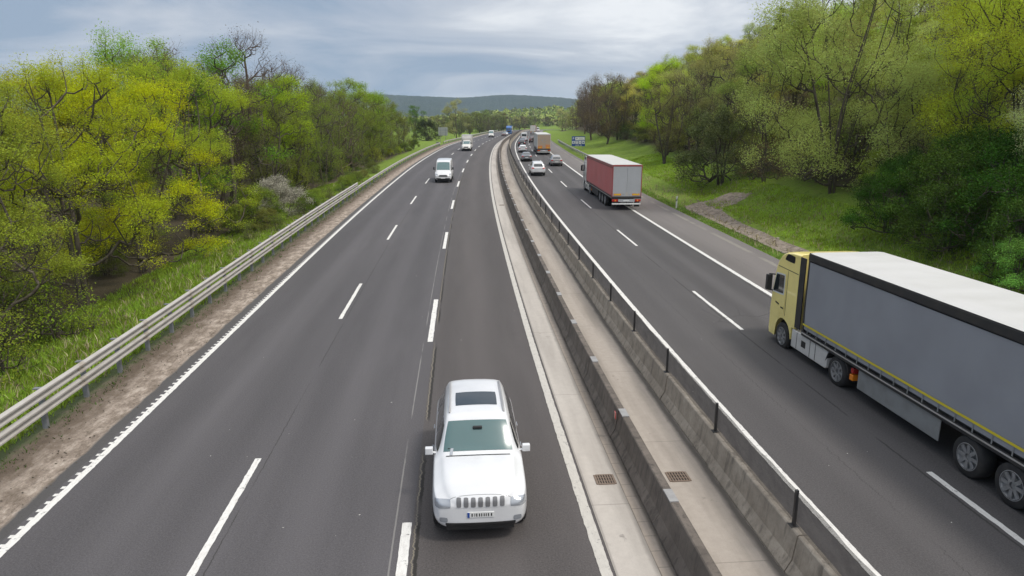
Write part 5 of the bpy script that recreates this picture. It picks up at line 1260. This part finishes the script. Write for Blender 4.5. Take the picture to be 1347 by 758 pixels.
        q = MB(); q.box(10.50, 10.68, *sorted((sy*.80, sy*1.235)), .52, .70); q.build('rear_lamp', M['amber'], root, bevel=.015)
        # trailer side guard
        q = MB(); q.box(6.75, 10.25, *sorted((sy*1.20, sy*1.232)), .40, 1.02); q.build('side_guard', M['skirt'] if near else M['plastic' if curtain is not M['curtain_red'] else 'door_grey'], root, bevel=.012)
    q = MB(); q.box(10.3, 15.6, -.42, .42, .62, .98); q.build('chassis', M['plastic'], root)
    q = MB(); q.box(14.5, 16.2, -1.0, 1.0, .45, 1.0); q.build('engine_bay', M['plastic'], root)
    # wheels
    for sy in (1, -1):
        wheel(root, ax, sy*1.06, .50, .32, sy, M['rim_steel'], spokes=8); wheel(root, 11.4, sy*.94, .50, .56, sy, M['rim_steel'], spokes=8)
        for x in (5.75, 4.44, 3.13): wheel(root, x, sy*1.06, .50, .38, sy, M['rim_steel'], spokes=8)
    q = MB(); q.box(2.5, 10.6, -.55, .55, .80, 1.12); q.box(2.6, 6.3, -.80, .80, .42, .6); q.build('trailer_frame', M['plastic'], root)
    q = MB(); q.box(2.52, 6.36, -1.20, 1.20, 1.055, 1.09); q.build('trailer_mudguard', M['plastic'], root)
    # trailer body
    q = MB(); q.box(.04, LT-.01, -W+.09, W-.09, hb, ht-.06); q.build('load_space', M[framem], root)
    rnd = random.Random(int(s))
    for sy in (1, -1):
        V = []; nx, nz = 120, 10; c = MB()
        for i in range(nx+1):
            x = .08+(LT-.16)*i/nx
            for j in range(nz+1):
                z = hb+.10+(ht-.30-hb-.10)*j/nz; wv = .014*math.sin(x*2.35+.5*math.sin(z*1.2))*math.sin(math.pi*j/nz)+.006*math.sin(x*9.3+j*.6)*math.sin(math.pi*j/nz)+.008*math.sin(x*1.1+z*1.7)
                V.append((x, sy*(W-.012+wv), z))
        c.add(V, [(i*(nz+1)+j, (i+1)*(nz+1)+j, (i+1)*(nz+1)+j+1, i*(nz+1)+j+1) for i in range(nx) for j in range(nz)])
        cu = c.build('side_curtain', M[curtain] if isinstance(curtain, str) else curtain, root, smooth=True)
        st_ = MB()
        for i in range(23): x = .45+i*.58; st_.box(x, x+.035, *sorted((sy*(W+.004), sy*(W+.012))), hb+.01, hb+.21)
        st_.build('curtain_straps', M['skirt'], cu)
        if stripe:
            q = MB(); q.box(.1, LT-.05, *sorted((sy*(W+.013), sy*(W+.019))), hb+.24, hb+.30); q.build('stripe', M['stripe'], cu)
        q = MB(); q.box(0.0, LT, *sorted((sy*(W-.03), sy*(W+.024))), ht-.26, ht-.035); q.build('top_rail', M['darkmetal'] if near else M[framem], root, bevel=.01)
        q = MB(); q.box(0.0, LT, *sorted((sy*(W-.06), sy*(W+.018))), hb-.14, hb+.0); q.build('bottom_rail', M['darkmetal'], root, bevel=.01)
        q = MB(); q.box(0.02, LT-.02, *sorted((sy*(W+.019), sy*(W+.026))), hb-.055, hb-.018); q.build('rail_edge', M['galv'], root)
    # slightly drooping tarpaulin roof between the bows
    V = []; nx, ny = 96, 12; c = MB()
    for i in range(nx+1):
        x = .02+(LT-.04)*i/nx
        for j in range(ny+1):
            y = -1+2*j/ny; V.append((x, y*(W+.005), ht+.012-.018*abs(math.sin(x*math.pi/1.13))**0.5*-1*0-.022*(1-abs(math.sin(x*math.pi/1.13+.4))**3)*(1-y*y)+.02*(1-y*y)-0.02*(abs(y) > .99)))
    c.add(V, [(i*(ny+1)+j, (i+1)*(ny+1)+j, (i+1)*(ny+1)+j+1, i*(ny+1)+j+1) for i in range(nx) for j in range(ny)])
    rf_ = c.build('roof', roofm, root, smooth=True)
    q = MB(); q.box(LT-.06, LT+.02, -W, W, hb-.1, ht); q.build('front_wall', M['darkmetal'] if near else M[framem], root, bevel=.01)
    # rear
    for sy in (1, -1):
        q = MB(); q.box(-.03, .02, *sorted((sy*.004, sy*(W-.075))), hb+.06, ht-.14); d_ = q.build('rear_door', rear, root, bevel=.01)
        q = MB()
        for y in (.28, .92): q.bar((-.05, sy*y, hb-.05), (-.05, sy*y, ht-.16), .028, .028)
        for y in (.28, .92): q.box(-.068, -.034, sy*y-.05, sy*y+.05, hb+.28, hb+.34)
        q.build('lock_rods', M['galv'], d_)
        q = MB(); q.box(-.046, -.032, *sorted((sy*.48, sy*1.12)), hb+.14, hb+.30); bd = q.build('marker_board', M['amber'], d_)
        q = MB(); q.box(-.05, -.047, *sorted((sy*.53, sy*1.07)), hb+.18, hb+.26); q.build('board_field', M['stripe'], bd)
        q = MB(); q.box(-.03, .03, *sorted((sy*(W-.07), sy*W)), hb-.1, ht); q.build('corner_post', M[framem], root, bevel=.008)
        q = MB(); q.box(-.06, .03, *sorted((sy*.74, sy*1.24)), .76, .96); ly = q.build('tail_lamp', M['red_lamp'], root, bevel=.012)
        q = MB(); q.box(-.066, -.061, *sorted((sy*.90, sy*1.02)), .79, .93); q.build('indicator', M['amber'], ly)
        q = MB(); q.box(.25, .28, *sorted((sy*.75, sy*1.2)), .28, .72); q.build('mud_flap', M['rubber'], root)
    q = MB(); q.box(-.04, .03, -W, W, ht-.13, ht); q.build('rear_header', M[framem], root, bevel=.008)
    q = MB(); q.box(-.04, .06, -W+.02, W-.02, hb-.14, hb+.05); q.build('rear_sill', M['darkmetal'], root, bevel=.008)
    q = MB(); q.box(-.04, .02, -.70, .70, .72, .95); lb = q.build('light_panel', M['door_grey'], root, bevel=.01)
    q = MB(); q.box(-.052, -.042, -.26, .26, .78, .89); q.build('number_plate', M['plate'], lb)
    q = MB(); q.box(-.06, .06, -1.24, 1.24, .50, .62); q.build('rear_bumper', M['plate'], root, bevel=.015)
    if rearstyle == 'graphic':
        q = MB(); rn = random.Random(3)
        for k in range(9): z = 2.0+rn.random()*1.0; y = rn.uniform(-.45, .3); q.box(-.0345, -.031, y, y+rn.uniform(.1, .35), z, z+rn.uniform(.04, .12))
        q.build('door_graphic', M['signback'], root)
        for y0, y1, z1 in ((-1.15, -.30, 1.95), (.30, 1.15, 1.75)):
            q = MB(); q.box(-.040, -.036, y0, y1, hb+.08, z1); q.build('orange_lower_panel', M['orange'], root)
    elif rearstyle == 'plainmark':
        q = MB(); q.box(-.036, -.031, -.12, .10, hb+.1, hb+.42); q.build('door_box', M['galv'], root)
    place(root, s, o, rev); return root
truck('long truck with pale yellow cab and grey white-roofed trailer, nearest vehicle on the right', 6.95, 13.16, False, M['yellow'], 'curtain_grey', M['door_grey'], M['roof_tarp'], 'none', near=True, stripe=True)
truck('truck with a red curtain-sided trailer, pale grey rear doors and white cab', 57.25, 13.95, False, M['offwhite'], 'curtain_red', M['door_grey'], M['roof_tarp'], 'plainmark', framem='redfr')
truck('distant truck with dusty orange-brown rear doors ahead of the silver-brown crossover', 131.5, 12.75, False, M['offwhite'], 'curtain_white', M['door_orange'], M['roof_tarp'], 'graphic', framem='curtain_white')
truck('blue truck facing the camera at the far bend of the left carriageway', 345.0, 1.6, True, M['blue'], 'curtain_white', M['door_grey'], M['blue'], 'none', framem='blue')
truck('white truck driving away far ahead of the orange-brown truck', 330.0, 12.9, False, M['offwhite'], 'curtain_white', M['curtain_white'], M['roof_tarp'], 'none', framem='curtain_white')
truck('small red truck at the far bend near the grass slope', 418.0, 13.0, False, M['redfr'], 'curtain_red', M['redfr'], M['roof_tarp'], 'none', framem='redfr')

# ------------------------------------------------------------------ signs, marker posts
def text_mesh(txt, size, m, parent, name='lettering'):
    cu = bpy.data.curves.new('t', 'FONT'); cu.body = txt; cu.size = size; cu.extrude = 0.004; cu.align_x = 'CENTER'; cu.align_y = 'CENTER'
    o = bpy.data.objects.new('t', cu); C.objects.link(o); me = bake(o); bpy.data.objects.remove(o); me.materials.clear(); me.materials.append(m)
    return link(name, me, parent)
def services_sign(s, o):
    root = tag(empty('services_sign', G(s, o, -.2), -th(s)-0.05), 'blue roadside services sign with white panel and four white symbol squares', 'sign')
    W, H, z0 = 4.0, 2.9, 1.5
    q = MB()
    for x in (-1.2, 1.2): q.box(x-.06, x+.06, .05, .17, -.6, z0+H-.2)
    q.build('sign_post', M['post'], root)
    q = MB(); q.box(-W/2, W/2, -.03, .03, z0, z0+H); bd = q.build('sign_board', M['signblue'], root, bevel=.02)
    q = MB(); q.box(-.95, 1.85, -.04, -.031, z0+H-1.15, z0+H-.22); wp = q.build('white_panel', M['plate'], bd)
    q = MB(); q.box(-.7, -.25, -.046, -.041, z0+H-.80, z0+H-.42); q.box(.0, 1.6, -.046, -.041, z0+H-.95, z0+H-.84); q.box(.1, 1.3, -.046, -.041, z0+H-.62, z0+H-.52); q.build('panel_print', M['signback'], wp)
    p = text_mesh('P', 1.0, M['plate'], bd, 'letter'); p.location = (-1.5, -.036, z0+H-.68); p.rotation_euler = (math.pi/2, 0, 0)
    for i in range(4):
        x = -1.5+i*1.0; q = MB(); q.box(x-.40, x+.40, -.04, -.031, z0+.72, z0+1.55); sq = q.build('symbol_square', M['plate'], bd)
        q = MB(); zc = z0+1.13
        if i == 0: q.box(x-.18, x+.08, -.046, -.041, zc-.28, zc+.28); q.bar((x+.10, -.044, zc-.1), (x+.2, -.044, zc+.2), .05, .005, up=(0, 1, 0))
        elif i == 1:
            for dx in (-.15, .15): q.box(x+dx-.03, x+dx+.03, -.046, -.041, zc-.3, zc+.1); q.box(x+dx-.08, x+dx+.08, -.046, -.041, zc+.1, zc+.3)
        elif i == 2: q.cyl((x, -.044, zc), (0, 1, 0), .2, .2, .004, 20)
        else: q.box(x-.22, x+.2, -.046, -.041, zc-.2, zc+.08); q.box(x-.2, x-.05, -.046, -.041, zc+.10, zc+.26)
        q.build('symbol', M['signblue'] if i != 2 else M['signback'], sq)
    q = MB(); q.box(-.9, .35, -.04, -.031, z0+.26, z0+.40); q.box(.6, .95, -.04, -.031, z0+.24, z0+.42); q.build('distance_line', M['plate'], bd); root.scale = (.70, .70, .70)
sg = services_sign(146.0, 20.8)
def back_sign(s, o):
    root = tag(empty('road_sign', P(s, o, -.4), -th(s)), 'back of a pale grey road sign on two posts on the far left field', 'sign')
    q = MB()
    for x in (-.8, .8): q.box(x-.05, x+.05, -.12, -.03, -.5, 4.2)
    q.build('sign_post', M['post'], root); q = MB(); q.box(-1.45, 1.45, -.03, .03, 1.9, 4.4); bd = q.build('sign_board', M['signback'], root, bevel=.02)
    q = MB()
    for z in (2.3, 3.1, 3.9): q.box(-1.4, 1.4, -.07, -.031, z, z+.08)
    q.build('stiffeners', M['galv'], bd)
back_sign(218, -15.5)
def marker(s, o, label):
    root = tag(empty('marker_post', G(s, o), -th(s)), label, 'marker post', 'white marker posts along the right shoulder')
    q = MB(); q.extr([(-.06, -.2), (-.06, 1.02), (.06, 1.10), (.06, -.2)], -.05, .05); b = q.build('post', M['plate'], root, bevel=.012)
    q = MB(); q.extr([(-.066, .62), (-.066, .80), (.066, .90), (.066, .72)], -.056, .056); q.build('black_band', M['ink'], root)
    q = MB(); q.box(-.025, .025, -.060, -.057, .68, .84); q.build('reflector', M['plate'], root)
marker(58.6, 18.75, 'white marker post with a black band standing in the grass behind the red truck')
marker(90.0, 19.0, 'white marker post beyond the red truck, farther up the shoulder')

# small stones, twigs and litter on the gravel verge
def verge_debris():
    rnd = random.Random(12); q = MB()
    for k in range(900):
        s = 9+rnd.random()**1.5*60; o = rnd.uniform(-11.3, -9.2) if rnd.random() < .7 else rnd.gauss(-10.8, .25); r = rnd.uniform(.006, .018); c = Vector(P(s, o, r*.3)); vs = []
        for i in range(8): vs.append(c+Vector(((1 if i & 1 else -1)*r*rnd.uniform(.5, 1.4), (1 if i & 2 else -1)*r*rnd.uniform(.5, 1.4), (1 if i & 4 else -1)*r*rnd.uniform(.3, .7))))
        q.add(vs, [(0,2,3,1),(4,5,7,6),(0,1,5,4),(1,3,7,5),(3,2,6,7),(2,0,4,6)])
    tag(q.build('verge_litter', M['bark']), 'dry leaves and small stones scattered on the gravel verge', 'debris', kind='stuff')
verge_debris()

# ------------------------------------------------------------------ the air
def haze():
    m = bpy.data.materials.new('haze_air'); m.use_nodes = True; n = m.node_tree.nodes; l = m.node_tree.links; n.remove(n['Principled BSDF'])
    v = n.new('ShaderNodeVolumePrincipled'); v.inputs['Color'].default_value = (0.60, 0.80, 1.0, 1); v.inputs['Density'].default_value = 0.00010; v.inputs['Anisotropy'].default_value = 0.0
    l.new(v.outputs[0], n['Material Output'].inputs['Volume'])
    q = MB(); q.box(-4500, 4500, -400, 6500, -6, 260); o = q.build('haze', m); tag(o, kind='stuff'); o['label'] = 'thin bluish haze in the air over the valley'; o['category'] = 'haze'
haze()
